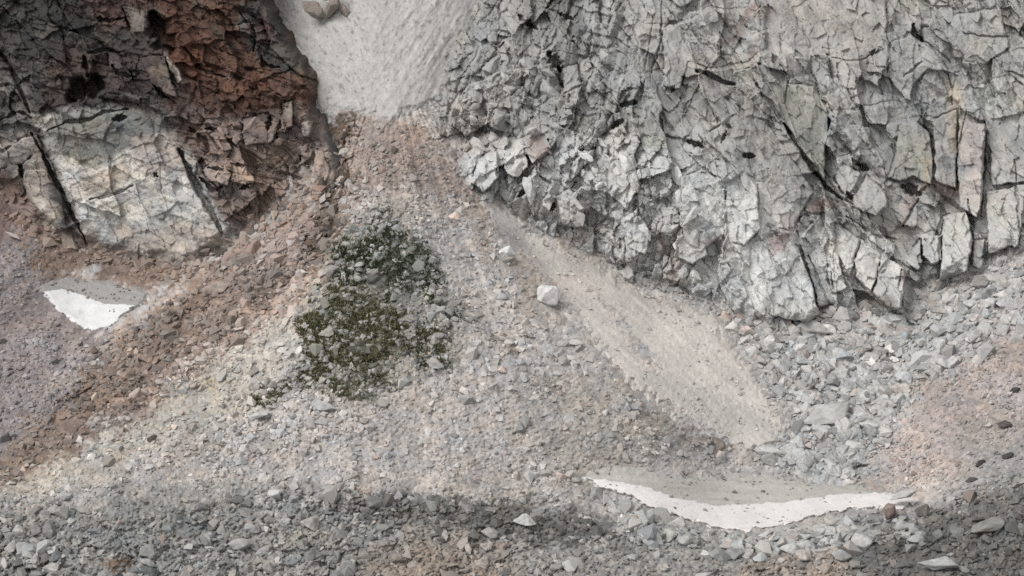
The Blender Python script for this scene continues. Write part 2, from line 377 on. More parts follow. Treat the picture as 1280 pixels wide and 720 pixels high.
# ================================================================== CLIFFS
def cracks(D, X, Y, lst):
    for pts, w, dep in lst:
        xs = [p[0] for p in pts]; ys = [p[1] for p in pts]; mg = w * 4 + 12
        sel = (X > min(xs) - mg) & (X < max(xs) + mg) & (Y > min(ys) - mg) & (Y < max(ys) + mg)
        if not sel.any(): continue
        xx, yy = X[sel], Y[sel]
        xx = xx + 2.2 * fbm(xx / 9, yy / 9, 5, 3); yy = yy + 2.2 * fbm(xx / 9, yy / 9, 6, 3)
        d, t = linedist(pts, xx, yy)
        ww = w * (0.35 + 0.95 * np.sin(np.clip(t, 0.02, 0.98) * math.pi) ** 0.5) * (0.8 + 0.5 * vnoise(t * 7, t * 0 + w, 9))
        D[sel] -= dep * np.exp(-(d / np.maximum(ww, .5)) ** 4)

def slabs(D, T, X, Y, lst):
    """hand-set blocks: outline, stand-out, tilt across, tilt down (metres over the block)"""
    for k, (poly, h, tx, ty) in enumerate(lst):
        p = np.array(poly, float); c = p.mean(0); sx = np.ptp(p[:, 0]); sy = np.ptp(p[:, 1])
        sel = (X > p[:, 0].min() - 10) & (X < p[:, 0].max() + 10) & (Y > p[:, 1].min() - 10) & (Y < p[:, 1].max() + 10)
        if not sel.any(): continue
        xx = X[sel] + 2.0 * fbm(X[sel] / 10, Y[sel] / 10, 7 + k, 3); yy = Y[sel] + 2.0 * fbm(X[sel] / 10, Y[sel] / 10, 80 + k, 3)
        s = sdf(p, xx, yy)
        m = sstep(-0.6, 0.6, s)
        val = h + 1.3 * tx * (xx - c[0]) / sx - 1.3 * abs(ty) * (yy - c[1]) / sy * (1 if ty > 0 else -1) * -1
        D[sel] = D[sel] * (1 - m) + val * m - .6 * np.exp(-((s + 1.0) / 1.1) ** 2) * sstep(-.2, .5, fbm(X[sel] / 16, Y[sel] / 16, 60 + k, 2))
        T[sel] = np.where(s > 0, 0.45, T[sel])

def cliff_grid(x0, x1, y0, y1, a, b, c, d, step):
    return np.meshgrid(axis(x0, x1, a, b, step), axis(y0, y1, c, d, step))

def settle(X, Y, poly, base, disp, wid, soft=6):
    """cliff depth: stands in its outline, dives under the scree outside"""
    wxx = X + 9 * fbm(X / 20, Y / 20, 3, 4); wyy = Y + 9 * fbm(X / 20, Y / 20, 4, 4)
    s = sdf(poly, wxx, wyy)
    g = gfun(X, Y)
    w = sstep(-2, wid, s)
    D = (g - 0.2) * (1 - w) + base * w
    D = D - disp * sstep(-8, soft, s) + 0.16 * np.clip(-s, 0, 60)
    return D, s

def joint_rock(X, Y, seed, dirs, scales, amps, wp=.22):
    d = 0; tone = 0
    for i, (sc, am) in enumerate(zip(scales, amps)):
        wxx = X + sc[0] * wp * fbm(X / sc[0] / .7, Y / sc[0] / .7, seed + 400 + i, 4); wyy = Y + sc[0] * wp * fbm(X / sc[0] / .7, Y / sc[0] / .7, seed + 430 + i, 4)
        u, v = rot(wxx, wyy, dirs[i % len(dirs)], sc[0], sc[1])
        a, r, e = blocks(u, v, seed + 20 * i, am[0], am[1], am[2], am[3], am[4])
        d = d + a; tone = tone + (r - 0.5) * (1.0 if i else 1.2)
    return d, tone

def ledges(X, Y, seed, deg, wl, amp, along):
    """parallel joints: saw-tooth steps that run along direction deg and die out"""
    u, v = rot(X, Y, deg, along, wl)
    ph = v + 0.55 * fbm(u * 1.3, v * .5, seed, 3) + .05 * fbm(X / 6, Y / 6, seed + 3, 2)
    n = np.floor(ph); f = ph - n
    a = sstep(-.15, .45, fbm(u + 3.7 * n, n * 1.3, seed + 7, 2)) * (0.5 + h01(n, np.floor(u + .37 * n), seed + 9))
    saw = np.where(f < .8, f / .8, (1 - f) / .2)
    return amp * a * (saw - .5), n

# ---- right cliff
X, Y = cliff_grid(500, 1680, -250, 440, 522, 1300, -14, 412, 0.85)
zb = sstep(-30, 40, sdf([(480, -300), (700, -300), (790, 0), (800, 90), (820, 150), (845, 220), (870, 300), (900, 420), (480, 420)], X + 14 * fbm(X / 40, Y / 40, 8, 2), Y))   # broken buttress
dA, tA = joint_rock(X, Y, 1000, [72, 58, 80, 40], [(120, 56), (52, 27), (23, 13), (9, 5.5)],
                    [(1.3, 3.4, .5, 0.02, 0.2), (0.5, 1.9, 0.3, 0.03, 0.18), (0.16, 0.75, 0.15, 0.05, 0.22), (0.035, 0.16, 0.05, 0.10, 0.4)])
dB, tB = joint_rock(X, Y, 2000, [118, 105, 65, 30], [(70, 44), (30, 19), (15, 10), (7, 5)],
                    [(1.3, 2.6, 1.0, 0.05, 0.4), (0.7, 1.9, .8, 0.07, 0.35), (0.3, .9, 0.4, 0.10, 0.35), (0.1, 0.3, 0.12, 0.12, 0.5)])
for sd_, dg, wl, am, al in ((1, 62, 30, 1.0, 120), (2, 78, 17, .45, 80), (3, 48, 44, 1.1, 160), (4, 172, 34, .7, 90), (5, 250, 8, .16, 40), (6, 200, 12, .2, 50)):
    l_, n_ = ledges(X, Y, 1300 + sd_, dg, wl, am, al); dA = dA + l_; tA = tA + .5 * (h01(n_, n_ * 0, sd_) - .5)
for sd_, dg, wl, am, al in ((1, 112, 24, 1.1, 60), (2, 95, 13, .6, 40), (3, 20, 20, .8, 50)):
    l_, n_ = ledges(X, Y, 2300 + sd_, dg, wl, am, al); dB = dB + l_
D = dA * (1 - zb) + dB * zb; T = tA * (1 - zb) + tB * zb
S = np.zeros(X.shape)
RS = [([(960, -10), (1104, -10), (1110, 28), (1100, 58), (1070, 72), (1030, 68), (1000, 72), (958, 62)], .9, .5, -.8),
      ([(1110, 55), (1140, 45), (1168, 62), (1186, 90), (1160, 85), (1140, 108), (1115, 90)], 1.3, .8, -1.0),
      ([(962, 104), (1018, 108), (1036, 140), (1032, 180), (1030, 226), (1008, 196), (984, 152)], 1.2, .6, .5),
      ([(880, 172), (920, 142), (958, 152), (1000, 214), (1018, 240), (1004, 258), (992, 292), (950, 278), (938, 228)], .3, -.6, -.6),
      ([(852, 222), (878, 212), (906, 230), (906, 290), (880, 312), (850, 282)], 1.6, -1.0, .5),
      ([(908, 228), (932, 216), (946, 232), (950, 286), (930, 306), (910, 300)], 1.5, 1.2, .6),
      ([(942, 302), (984, 292), (998, 312), (1014, 350), (1024, 392), (1008, 404), (960, 394), (936, 340)], 1.9, 1.4, 1.2),
      ([(1000, 296), (1024, 270), (1038, 300), (1034, 340), (1044, 378), (1024, 384), (1006, 322)], .3, -1.2, .8),
      ([(1040, 302), (1050, 330), (1058, 360), (1042, 366), (1034, 340)], 1.0, .8, .6),
      ([(1042, 276), (1076, 300), (1068, 325), (1062, 346), (1046, 312)], 1.0, 1.0, .9),
      ([(1076, 300), (1101, 318), (1096, 350), (1088, 364), (1070, 346), (1068, 325)], 1.9, .4, 1.4),
      ([(1066, 362), (1084, 366), (1112, 388), (1100, 396), (1074, 386)], -2.6, .2, .2),
      ([(1102, 318), (1130, 336), (1130, 352), (1126, 385), (1114, 389), (1092, 366), (1098, 342)], 3.1, 1.2, 1.3),
      ([(1132, 326), (1150, 300), (1154, 330), (1147, 340)], .8, .8, .3),
      ([(1153, 297), (1177, 295), (1177, 324), (1165, 330), (1153, 320)], 1.8, .2, .6),
      ([(1150, 331), (1172, 332), (1171, 352), (1152, 346)], -.5, .2, .4),
      ([(1180, 270), (1208, 264), (1216, 300), (1208, 340), (1175, 352), (1178, 310)], 2.1, .9, .7),
      ([(1218, 300), (1231, 300), (1226, 336), (1215, 332)], .9, .6, .4),
      ([(1232, 240), (1284, 230), (1272, 308), (1236, 318)], 1.5, .6, 1.0),
      ([(1043, 222), (1054, 203), (1076, 217), (1071, 231), (1058, 246)], 1.1, .5, .8),
      ([(1068, 245), (1083, 220), (1106, 240), (1108, 258), (1095, 270), (1068, 258)], 1.6, .7, .9),
      ([(1110, 222), (1120, 195), (1124, 158), (1145, 150), (1161, 166), (1166, 200), (1164, 232), (1140, 220), (1125, 226)], 1.7, 1.2, .6),
      ([(1199, 150), (1232, 155), (1228, 240), (1222, 272), (1200, 260), (1196, 200)], 2.4, 1.1, .5),
      ([(1166, 150), (1196, 138), (1196, 200), (1194, 236), (1170, 226)], 1.5, -.8, .4),
      ([(1236, 150), (1290, 140), (1290, 226), (1240, 232)], .8, .9, .7),
      ([(1188, 20), (1250, 10), (1262, 60), (1230, 80), (1192, 72)], .8, .4, -.7),
      # angular blocks of the buttress foot
      ([(695, 246), (712, 236), (730, 260), (726, 284), (704, 282)], 2.2, .9, 1.1),
      ([(780, 282), (800, 270), (814, 290), (806, 318), (784, 310)], 2.0, .9, .8),
      ([(850, 300), (876, 292), (884, 318), (866, 330), (848, 322)], 1.6, 1.0, .8),
      ([(632, 190), (654, 184), (660, 210), (640, 222), (630, 210)], 1.9, .8, .7),
      ([(655, 172), (682, 168), (690, 186), (672, 200), (660, 194)], 1.6, .7, 1.0),
      ([(572, 200), (596, 182), (604, 190), (590, 216), (576, 220)], 1.6, 1.2, .5),
      ([(596, 196), (622, 188), (624, 220), (606, 240), (590, 228)], 1.8, .7, .7),
      ([(758, 205), (790, 196), (800, 232), (782, 262), (760, 240)], 1.3, .9, .8),
      ([(702, 86), (720, 80), (726, 106), (706, 114)], 1.6, .5, .9),
      ([(828, 36), (846, 30), (862, 70), (850, 112), (832, 108)], .9, -.9, .3)]
E = np.zeros(X.shape)
D0 = D.copy(); slabs(D, S, X, Y, RS)
toes = (Y > 255) & (X > 1000)
D = np.where((S > 0) & toes, D * 1.3 + .30 * D0, np.where(S > 0, D * .9 + 0.2 * D0, D))
for sd_, dg, wl, am, al in ((1, 53, 58, 2.4, 260), (2, 57, 24, .8, 140), (3, 50, 11, .14, 80)):
    l_, n_ = ledges(X, Y, 1700 + sd_, dg, wl, am, al); D = D + l_ * (1 - .75 * zb) * np.where(S > 0, .4, 1); T = T + .35 * (h01(n_, n_ * 0, sd_ + 40) - .5) * (1 - zb)
# finer joints run over the hand-set blocks too
u, v = rot(X + 3 * fbm(X / 14, Y / 14, 91, 2), Y, 66, 20, 12); da, ra, ea = blocks(u, v, 3100, .15, .65, .15, .05, .3)
u, v = rot(X, Y, 40, 8, 5); db, rb, eb = blocks(u, v, 3200, .03, .13, .05, .09, .4)
D = D + S / 0.45 * (da + db) + 0.10 * fbm(X / 5, Y / 5, 92, 3) + 1.1 * fbm(X / 120, Y / 120, 93, 2)
RK = [([(900, 40), (912, 58), (924, 76), (938, 92), (950, 112)], 2.2, 1.6), ([(945, 104), (954, 120), (968, 136), (988, 166)], 2.9, 2.6), ([(980, 154), (1000, 188), (1019, 213), (1034, 234), (1052, 250)], 3.0, 3.2), ([(1024, 226), (1046, 244), (1066, 256)], 1.6, 1.6),
      ([(828, -5), (827, 40), (824, 60), (812, 98)], 1.6, 1.6), ([(816, 20), (812, 60), (805, 90)], 1.2, 1.0), ([(686, 68), (694, 76), (700, 88)], 5, 4), ([(698, 84), (704, 108)], 3.4, 3.2),
      ([(776, 132), (795, 128)], 4.0, 3.4), ([(766, 160), (778, 150)], 4, 3), ([(726, 186), (744, 185)], 3.2, 2.6), ([(872, 88), (884, 92), (902, 102), (918, 106)], 3.6, 2.8), ([(838, 110), (844, 112)], 3, 2),
      ([(1142, 30), (1143, 44), (1154, 52)], 3.6, 3.2), ([(1154, 50), (1170, 62), (1188, 78)], 1.8, 1.6), ([(1128, 232), (1140, 236), (1148, 242)], 4.6, 3.6), ([(1072, 206), (1084, 211)], 4.2, 3.4), ([(1060, 240), (1064, 250)], 3.2, 3),
      ([(930, 194), (942, 196)], 3.4, 3), ([(902, 178), (908, 164)], 2.6, 2.6), ([(860, 176), (872, 182), (880, 184)], 3.2, 2.6), ([(876, 216), (900, 222)], 2.0, 1.6), ([(906, 154), (914, 160)], 2.4, 2),
      ([(1000, 272), (1004, 268), (1030, 266)], 2.2, 1.8), ([(998, 298), (994, 280), (1002, 270)], 2.0, 2.0), ([(1148, 248), (1138, 266), (1128, 282)], 2.0, 2.2), ([(1148, 240), (1160, 232)], 2, 2),
      ([(1232, 152), (1230, 200), (1226, 270)], 2.0, 2.2), ([(1208, 138), (1202, 168), (1196, 200), (1196, 232)], 1.4, 1.6), ([(1184, 90), (1190, 110), (1190, 130)], 1.5, 1.5), ([(1210, 250), (1216, 290), (1214, 330)], 2.6, 2.4),
      ([(1178, 280), (1174, 312), (1174, 350)], 2.0, 2.2), ([(1010, 318), (1024, 352), (1040, 384)], 1.8, 1.8), ([(1038, 340), (1044, 366)], 1.6, 2.0), ([(1228, 322), (1250, 318), (1266, 308)], 3.0, 3.0), ([(1148, 330), (1172, 330)], 1.8, 1.8),
      ([(1128, 338), (1124, 360), (1130, 386)], 1.6, 1.6), ([(1268, 200), (1272, 250), (1274, 300)], 1.6, 1.6), ([(1108, 40), (1112, 60), (1108, 90)], 1.5, 1.5), ([(1040, 72), (1072, 76), (1104, 62)], 1.4, 1.4),
      ([(1205, 42), (1240, 46), (1262, 46)], 1.4, 1.5), ([(1260, 88), (1282, 98)], 1.6, 1.6), ([(1176, 0), (1196, 14)], 1.4, 1.4), ([(1130, 96), (1152, 76)], 1.4, 1.4), ([(975, 80), (986, 96), (980, 130)], 1.5, 1.2),
      ([(610, 80), (620, 66), (630, 52)], 2.4, 2.2), ([(600, 88), (612, 80)], 2.2, 1.8), ([(584, 20), (566, 36), (552, 60)], 1.5, 1.4), ([(622, 4), (610, 20)], 1.4, 1.2), ([(640, 120), (656, 104)], 1.8, 1.8), ([(648, 20), (656, 26), (672, 36)], 3, 2.2), ([(700, 18), (716, 24)], 3, 2),
      ([(730, 52), (744, 90), (772, 128)], 1.4, 1.2), ([(778, 4), (770, 14)], 2.2, 1.8), ([(648, 246), (660, 236)], 3.4, 3.0), ([(690, 262), (694, 254)], 3, 3), ([(790, 262), (796, 250)], 2.6, 2.6), ([(800, 214), (802, 230)], 2.2, 2.2), ([(844, 278), (848, 284)], 2.2, 2), ([(620, 212), (626, 230)], 2.4, 2), ([(800, 120), (806, 100)], 1.8, 1.6),
      ([(776, 326), (780, 334)], 2.2, 2), ([(806, 340), (808, 358)], 2.0, 2), ([(1058, 270), (1090, 292), (1120, 300)], 1.8, 1.6), ([(740, 110), (752, 120), (764, 130)], 1.3, 1.2)]
cracks(D, X, Y, [(p_, w_ * (.72 if w_ < 3 else 1.05), d_ * (.5 if w_ < 3 else 1.05)) for p_, w_, d_ in RK])
base = rfun(X, Y)
DEP, sR = settle(X, Y, RCLIFF, base, D, 14)
RX, RY, RD = X, Y, DEP
P = Paint(X, Y, (150, 148, 143), 161, 7)
P.poly([(540, -20), (700, -20), (780, 60), (800, 140), (700, 170), (560, 170)], (148, 146, 142), 20, 0.8)
P.poly([(640, -20), (720, -20), (730, 70), (690, 60), (650, 40)], (118, 115, 111), 14, 0.7)
P.poly([(850, 80), (1010, 160), (1060, 250), (1000, 240), (900, 150), (820, 140)], (138, 136, 131), 16, 0.8)
P.poly([(560, 180), (700, 165), (860, 190), (960, 230), (1010, 300), (1040, 400), (900, 400), (760, 340), (600, 260)], (176, 174, 170), 16, 0.9)
P.poly([(852, 215), (948, 225), (960, 300), (1015, 350), (1030, 400), (930, 390), (850, 300)], (186, 186, 182), 10, 0.8)
P.poly([(1000, 290), (1100, 290), (1140, 330), (1130, 390), (1040, 390)], (182, 181, 177), 8, 0.8)
P.poly([(1140, 280), (1280, 240), (1280, 320), (1160, 350)], (166, 165, 160), 10, 0.8)
P.poly([(960, -10), (1104, -10), (1105, 60), (960, 62)], (160, 150, 141), 12, 0.8)
P.poly([(962, 104), (1018, 108), (1032, 140), (1030, 220), (1000, 190)], (142, 140, 122), 8, 0.8)
P.poly([(1110, 222), (1124, 158), (1161, 166), (1166, 230)], (146, 143, 124), 6, 0.7)
P.poly([(1183, 100), (1204, 110), (1204, 200), (1186, 190)], (182, 160, 130), 6, 0.75)
P.poly([(1204, 140), (1232, 150), (1228, 260), (1205, 250)], (172, 152, 144), 6, 0.7)
P.poly([(1150, 200), (1164, 200), (1164, 236), (1150, 240)], (168, 142, 112), 4, 0.6)
P.poly([(1166, 225), (1200, 230), (1198, 250), (1166, 246)], (152, 128, 122), 5, 0.7)
P.poly([(1128, 250), (1150, 232), (1146, 260), (1130, 284)], (164, 138, 130), 4, 0.8)
P.poly([(1000, 266), (1030, 246), (1040, 256), (1012, 272)], (168, 134, 126), 4, 0.9)
P.poly([(960, 296), (986, 290), (984, 312), (966, 322)], (170, 140, 134), 5, 0.9)
P.poly([(976, 270), (1002, 268), (996, 296), (980, 296)], (166, 146, 138), 4, 0.7)
P.line([(942, 5), (925, 30), (915, 48), (902, 56)], (126, 92, 84), 5, 0.8)
P.line([(944, 60), (940, 84)], (130, 104, 100), 4, 0.7)
P.poly([(948, 0), (970, 0), (966, 24), (950, 24)], (164, 142, 128), 5, 0.7)
P.poly([(656, 176), (680, 168), (688, 188), (668, 200)], (162, 136, 124), 4, 0.9)
P.line([(722, 276), (728, 300), (700, 300)], (140, 112, 106), 6, 0.8)
P.line([(820, 290), (832, 310), (840, 340), (850, 356)], (138, 112, 104), 9, 0.8)
P.line([(876, 304), (900, 298), (905, 312)], (150, 124, 120), 5, 0.6)
P.poly([(545, 30), (600, 10), (580, 60), (550, 70)], (146, 138, 116), 6, 0.6)
P.poly([(530, 130), (600, 120), (640, 180), (570, 206)], (158, 146, 138), 10, 0.7)
P.line([(540, 160), (570, 190), (590, 175)], (150, 124, 106), 8, 0.6)
P.blob(815, 178, 14, 10, (168, 168, 138), 0, 0.8)
P.blob(1228, 130, 22, 30, (168, 172, 165), 30, 0.6)
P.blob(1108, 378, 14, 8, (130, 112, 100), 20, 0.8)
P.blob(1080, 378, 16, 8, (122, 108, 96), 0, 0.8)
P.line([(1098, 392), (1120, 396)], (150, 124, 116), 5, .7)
P.line([(1130, 340), (1128, 352)], (150, 124, 114), 4, .7)
for i in range(46):                                  # iron and lichen blotches
    x0, y0 = rng.uniform(560, 1280), rng.uniform(-10, 380)
    P.blob(x0, y0, rng.uniform(6, 22), rng.uniform(4, 12), [(162, 142, 132), (134, 134, 120), (172, 172, 168), (126, 123, 122)][i % 4], rng.uniform(30, 120), 0.4)
P.mul(1 + 0.15 * fbm(X / 7, Y / 9, 171, 4) + 0.13 * fbm(X / 45, Y / 60, 172, 3))
P.mul(1.2 + 0.20 * np.clip(T, -1, 1))
st = np.clip(fbm(X / 5, Y / 34, 173, 3) - 0.12, 0, 1)          # rain-washed lichen streaks, darker stone
P.mul(1 - 0.42 * st * (1 - sstep(170, 290, Y)))
t = 0.035 * fbm(X / 26, Y / 26, 174, 2) + 0.015 * T
gm = P.c.mean(-1, keepdims=True); P.c = gm * np.array([.995, 1.0, .99]) * .42 + P.c * .58
RCOL = P.c * (1 + t[..., None] * np.array([1, 0.15, -1.0]))
PR = world(X, Y, DEP)
ok = sR > -34
keepR = ok[:-1, :-1] & ok[1:, 1:]
fx = (X[:-1, :-1] + X[1:, 1:]) / 2; fy = (Y[:-1, :-1] + Y[1:, 1:]) / 2
toe = sdf([(1000, 296), (1024, 262), (1080, 296), (1128, 322), (1152, 294), (1178, 262), (1210, 258), (1232, 236), (1300, 220), (1700, 60), (1700, 500), (1000, 500), (1022, 400), (1012, 340)], fx, fy) > 0
brk = (zb[:-1, :-1] > 0.5) & ~toe
cb = world(900., 400., 338.)
cliffR = tag(link('cliff', None), 'high pale grey fractured cliff with black cracks rising on the right above the talus', 'cliff'); cliffR.location = cb
cliffR.empty_display_size = 2
for nm, msk, lb in (('slab_face', ~brk & ~toe, 'jointed upper slabs split by a long black diagonal crack'), ('broken_buttress', brk, 'shattered left flank of stacked angular blocks'), ('jagged_toe', toe, 'pointed overhanging blocks along the foot')):
    q = grid_faces(X.shape[0], X.shape[1], keepR & msk)
    o = link(nm, part_mesh(nm, PR, RCOL, q, M_cliff, cb), cliffR); o['label'] = lb

# ---- left cliff
X, Y = cliff_grid(-400, 440, -250, 380, -24, 424, -14, 346, 0.85)
wx = X + 6 * fbm(X / 30, Y / 30, 11, 2); wy = Y + 6 * fbm(X / 30, Y / 30, 12, 2)
PSLAB = [(44, 150), (60, 140), (112, 138), (178, 132), (200, 152), (230, 192), (262, 248), (292, 296), (232, 326), (112, 306), (92, 262), (62, 196)]
RED = [(186, -260), (190, 0), (205, 60), (225, 95), (235, 130), (262, 150), (300, 152), (330, 140), (398, 138), (440, 60), (440, -260)]
slm = sstep(-12, 14, sdf(PSLAB, wx, wy)); redm = sstep(-8, 8, sdf(RED, wx, wy))
dA, tA = joint_rock(X, Y, 5000, [20, 55, 10, 40], [(80, 46), (34, 20), (15, 9), (7, 4.5)],
                    [(1.4, 2.4, .6, 0.03, 0.25), (0.7, 1.7, 0.5, 0.05, 0.3), (0.26, 0.8, 0.3, 0.08, 0.35), (0.07, 0.25, 0.1, 0.12, 0.5)])
dS, tS = joint_rock(X, Y, 5500, [60, 30, 66, 20], [(110, 70), (38, 22), (16, 10), (7, 4.5)],
                    [(0.6, 1.8, 0.3, 0.03, 0.25), (0.35, 1.2, 0.25, 0.05, 0.25), (0.15, 0.55, 0.15, 0.08, 0.3), (0.05, 0.2, 0.08, 0.12, 0.4)], .14)
for sd_, dg, wl, am, al in ((1, 24, 26, 1.2, 90), (2, 55, 18, .8, 60), (3, 14, 9, .35, 40)):
    l_, n_ = ledges(X, Y, 5300 + sd_, dg, wl, am, al); dA = dA + l_
for sd_, dg, wl, am, al in ((1, 62, 30, .8, 110), (2, 20, 20, .6, 70), (3, -25, 12, .3, 50), (4, 66, 9, .25, 40)):
    l_, n_ = ledges(X, Y, 5400 + sd_, dg, wl, am, al); dS = dS + l_
D = dA * (1 - slm) + (dS * .62 + .7) * slm; T = tA * (1 - slm) + tS * slm
S = np.zeros(X.shape)
LS = [([(0, 196), (28, 172), (46, 168), (52, 186), (26, 204), (0, 212)], 1.0, .4, -.9), ([(28, 206), (52, 184), (64, 204), (78, 250), (84, 290), (64, 276), (34, 248)], 1.0, -.5, .5),
      ([(0, 212), (22, 206), (24, 218), (14, 226), (0, 222)], 1.0, .6, .8),
      ([(155, 8), (182, 12), (181, 40), (166, 42)], 1.0, -.6, .7), ([(206, 66), (214, 72), (229, 101), (222, 104), (212, 86)], 1.3, .2, .5), ([(176, 72), (206, 68), (212, 96), (222, 124), (205, 116), (190, 104)], 1.2, .9, .5),
      ([(252, 214), (268, 202), (288, 214), (284, 232), (262, 226)], 1.6, .4, 1.1), ([(288, 204), (308, 212), (320, 226), (312, 234), (296, 226)], 1.5, .7, .9), ([(262, 168), (278, 164), (290, 186), (280, 190)], 1.3, .8, .6),
      ([(394, 182), (404, 184), (412, 214), (406, 228), (392, 214)], 1.6, .7, .7), ([(378, 152), (392, 150), (388, 172), (378, 172)], 1.5, .5, .4), ([(354, 130), (366, 126), (366, 158), (352, 162)], 1.4, .5, .4),
      ([(304, 150), (330, 142), (350, 150), (340, 178), (306, 182)], 1.2, .6, .9), ([(320, 0), (345, 0), (362, 40), (385, 72), (396, 100), (372, 92), (340, 60)], 1.4, 1.0, -.4)]
D0 = D.copy(); slabs(D, S, X, Y, LS); D = np.where(S > 0, D + .4 * D0, D)
D = D + 0.10 * fbm(X / 5, Y / 5, 95, 3) + 0.9 * fbm(X / 90, Y / 90, 96, 2) - redm * 0.5
LK = [([(40, 166), (52, 190), (66, 218), (86, 258), (106, 300), (110, 312)], 2.3, 2.4), ([(-5, 60), (14, 84), (26, 112), (38, 142)], 3.0, 2.6), ([(88, 122), (102, 112), (120, 108), (116, 118)], 11, 6), ([(190, 20), (198, 34), (206, 50), (216, 62)], 11, 6), ([(158, 16), (162, 36)], 2, 2),
      ([(224, 186), (240, 220), (258, 254), (278, 292)], 4.4, 3.6), ([(142, 150), (156, 146)], 4, 2.6), ([(60, 164), (84, 152), (110, 150), (130, 140), (160, 136)], 1.8, 1.5), ([(192, 216), (196, 219)], 2.4, 2), ([(26, 206), (28, 220)], 3.4, 2.6), ([(112, 250), (150, 240), (166, 232)], 2.0, 1.4),
      ([(236, 158), (256, 176), (262, 190)], 3.0, 2.0), ([(256, 162), (272, 160)], 2.6, 2.0), ([(192, 108), (204, 118), (212, 124)], 2.4, 2.4), ([(338, 146), (334, 162)], 3.0, 2.6), ([(260, 210), (276, 212), (290, 214)], 1.6, 1.8), ([(250, 222), (266, 238), (280, 234)], 2.6, 2.2), ([(300, 236), (314, 230)], 2.2, 2.2), ([(388, 206), (396, 226)], 3.0, 2.4),
      ([(326, 70), (330, 82), (350, 84)], 2, 1.8), ([(300, 15), (318, 40), (318, 66)], 1.6, 1.3), ([(230, 60), (252, 88), (280, 96)], 2, 1.6), ([(120, 22), (140, 28), (156, 22)], 3, 1.8), ([(110, 66), (130, 62), (150, 66)], 2.4, 1.8), ([(0, 150), (24, 140), (40, 148)], 2.0, 1.5), ([(110, 98), (104, 70)], 2.6, 2.2), ([(170, 98), (150, 92), (140, 82)], 2.2, 1.8)]
cracks(D, X, Y, LK)
DEP, sL = settle(X, Y, LCLIFF, lfun(X, Y), D, 20, 22)
LX, LY, LD = X, Y, DEP
P = Paint(X, Y, (68, 65, 63), 261, 8)
P.poly([(-60, -20), (110, -20), (100, 60), (-60, 90)], (62, 60, 58), 14)
P.poly([(60, 60), (200, 60), (200, 130), (100, 120), (50, 140)], (74, 62, 60), 12, 0.9)
P.poly([(90, -20), (195, -20), (195, 30), (120, 40)], (92, 70, 66), 12, 0.7)
P.poly([(-40, 90), (30, 90), (46, 150), (0, 190), (-40, 190)], (104, 102, 99), 12, 0.8)
P.poly(RED, (92, 63, 51), 10, 0.95)
P.poly([(192, 20), (250, 40), (260, 120), (226, 96), (210, 60)], (86, 54, 44), 10, 0.6)
P.poly([(230, -20), (300, -20), (300, 30), (240, 36)], (96, 72, 60), 10, 0.7)
P.poly([(300, 0), (346, -10), (366, 50), (396, 92), (396, 112), (350, 92), (306, 60)], (72, 73, 70), 8, 0.85)
P.blob(308, 26, 16, 12, (116, 108, 98), 0, 0.8)
P.blob(332, 36, 14, 16, (96, 66, 66), 0, 0.6)
P.poly([(340, 96), (396, 104), (398, 140), (345, 140)], (94, 70, 60), 8, 0.8)
P.poly([(235, 130), (300, 152), (398, 138), (420, 230), (350, 262), (296, 300), (260, 240), (226, 180), (200, 130)], (132, 114, 106), 9, 0.95)
P.poly([(226, 100), (250, 140), (264, 200), (240, 210), (210, 150), (200, 110)], (108, 88, 82), 8, 0.8)
P.poly([(250, 205), (290, 210), (288, 236), (256, 228)], (150, 138, 134), 5, 0.7)
P.poly([(286, 204), (310, 210), (322, 228), (300, 240)], (156, 136, 120), 5, 0.7)
P.poly([(300, 180), (360, 170), (380, 210), (320, 220)], (128, 110, 98), 8, 0.6)
P.poly([(388, 180), (408, 180), (414, 230), (392, 232)], (150, 134, 124), 5, 0.8)
P.poly(PSLAB, (186, 183, 177), 8, 0.95)
P.poly([(50, 150), (112, 136), (180, 130), (205, 165), (165, 192), (120, 208), (75, 200), (60, 180)], (112, 112, 108), 11, 1.0)
P.poly([(150, 120), (200, 120), (232, 190), (205, 170), (178, 150)], (98, 95, 92), 8, 0.9)
P.poly([(160, 170), (215, 170), (240, 210), (180, 215)], (160, 146, 136), 8, 0.7)
P.poly([(120, 250), (220, 240), (250, 270), (150, 290)], (172, 171, 165), 9, 0.6)
P.poly([(100, 214), (164, 212), (150, 236), (108, 246)], (162, 146, 130), 7, 0.6)
P.poly([(140, 284), (230, 280), (290, 296), (240, 336), (150, 326)], (158, 144, 134), 8, 0.7)
P.blob(200, 272, 8, 7, (128, 124, 116), 0, 0.7)
P.poly([(-10, 170), (40, 165), (80, 290), (40, 262), (20, 215), (-10, 215)], (160, 150, 142), 8, 0.9)
P.poly([(-40, 216), (26, 222), (44, 262), (30, 290), (-40, 260)], (126, 104, 97), 7, 0.9)
P.poly([(30, 262), (110, 300), (190, 322), (180, 345), (100, 330), (30, 300)], (132, 112, 102), 8, 0.8)
P.line([(207, 68), (216, 82), (226, 102)], (166, 154, 144), 3.0, 0.85)
P.poly([(155, 8), (182, 12), (181, 40), (166, 42)], (112, 106, 101), 4, 0.75)
P.poly([(190, 80), (214, 78), (222, 120), (200, 116)], (106, 96, 86), 4, 0.6)
P.blob(366, 136, 8, 12, (140, 132, 122), 0, 0.8); P.blob(384, 160, 5, 10, (168, 158, 148), 20, 0.8)
for i in range(30):
    P.blob(rng.uniform(-10, 200), rng.uniform(0, 140), rng.uniform(5, 16), rng.uniform(3, 9), [(88, 86, 83), (78, 58, 55), (98, 92, 82), (52, 50, 49)][i % 4], rng.uniform(0, 60), 0.55)
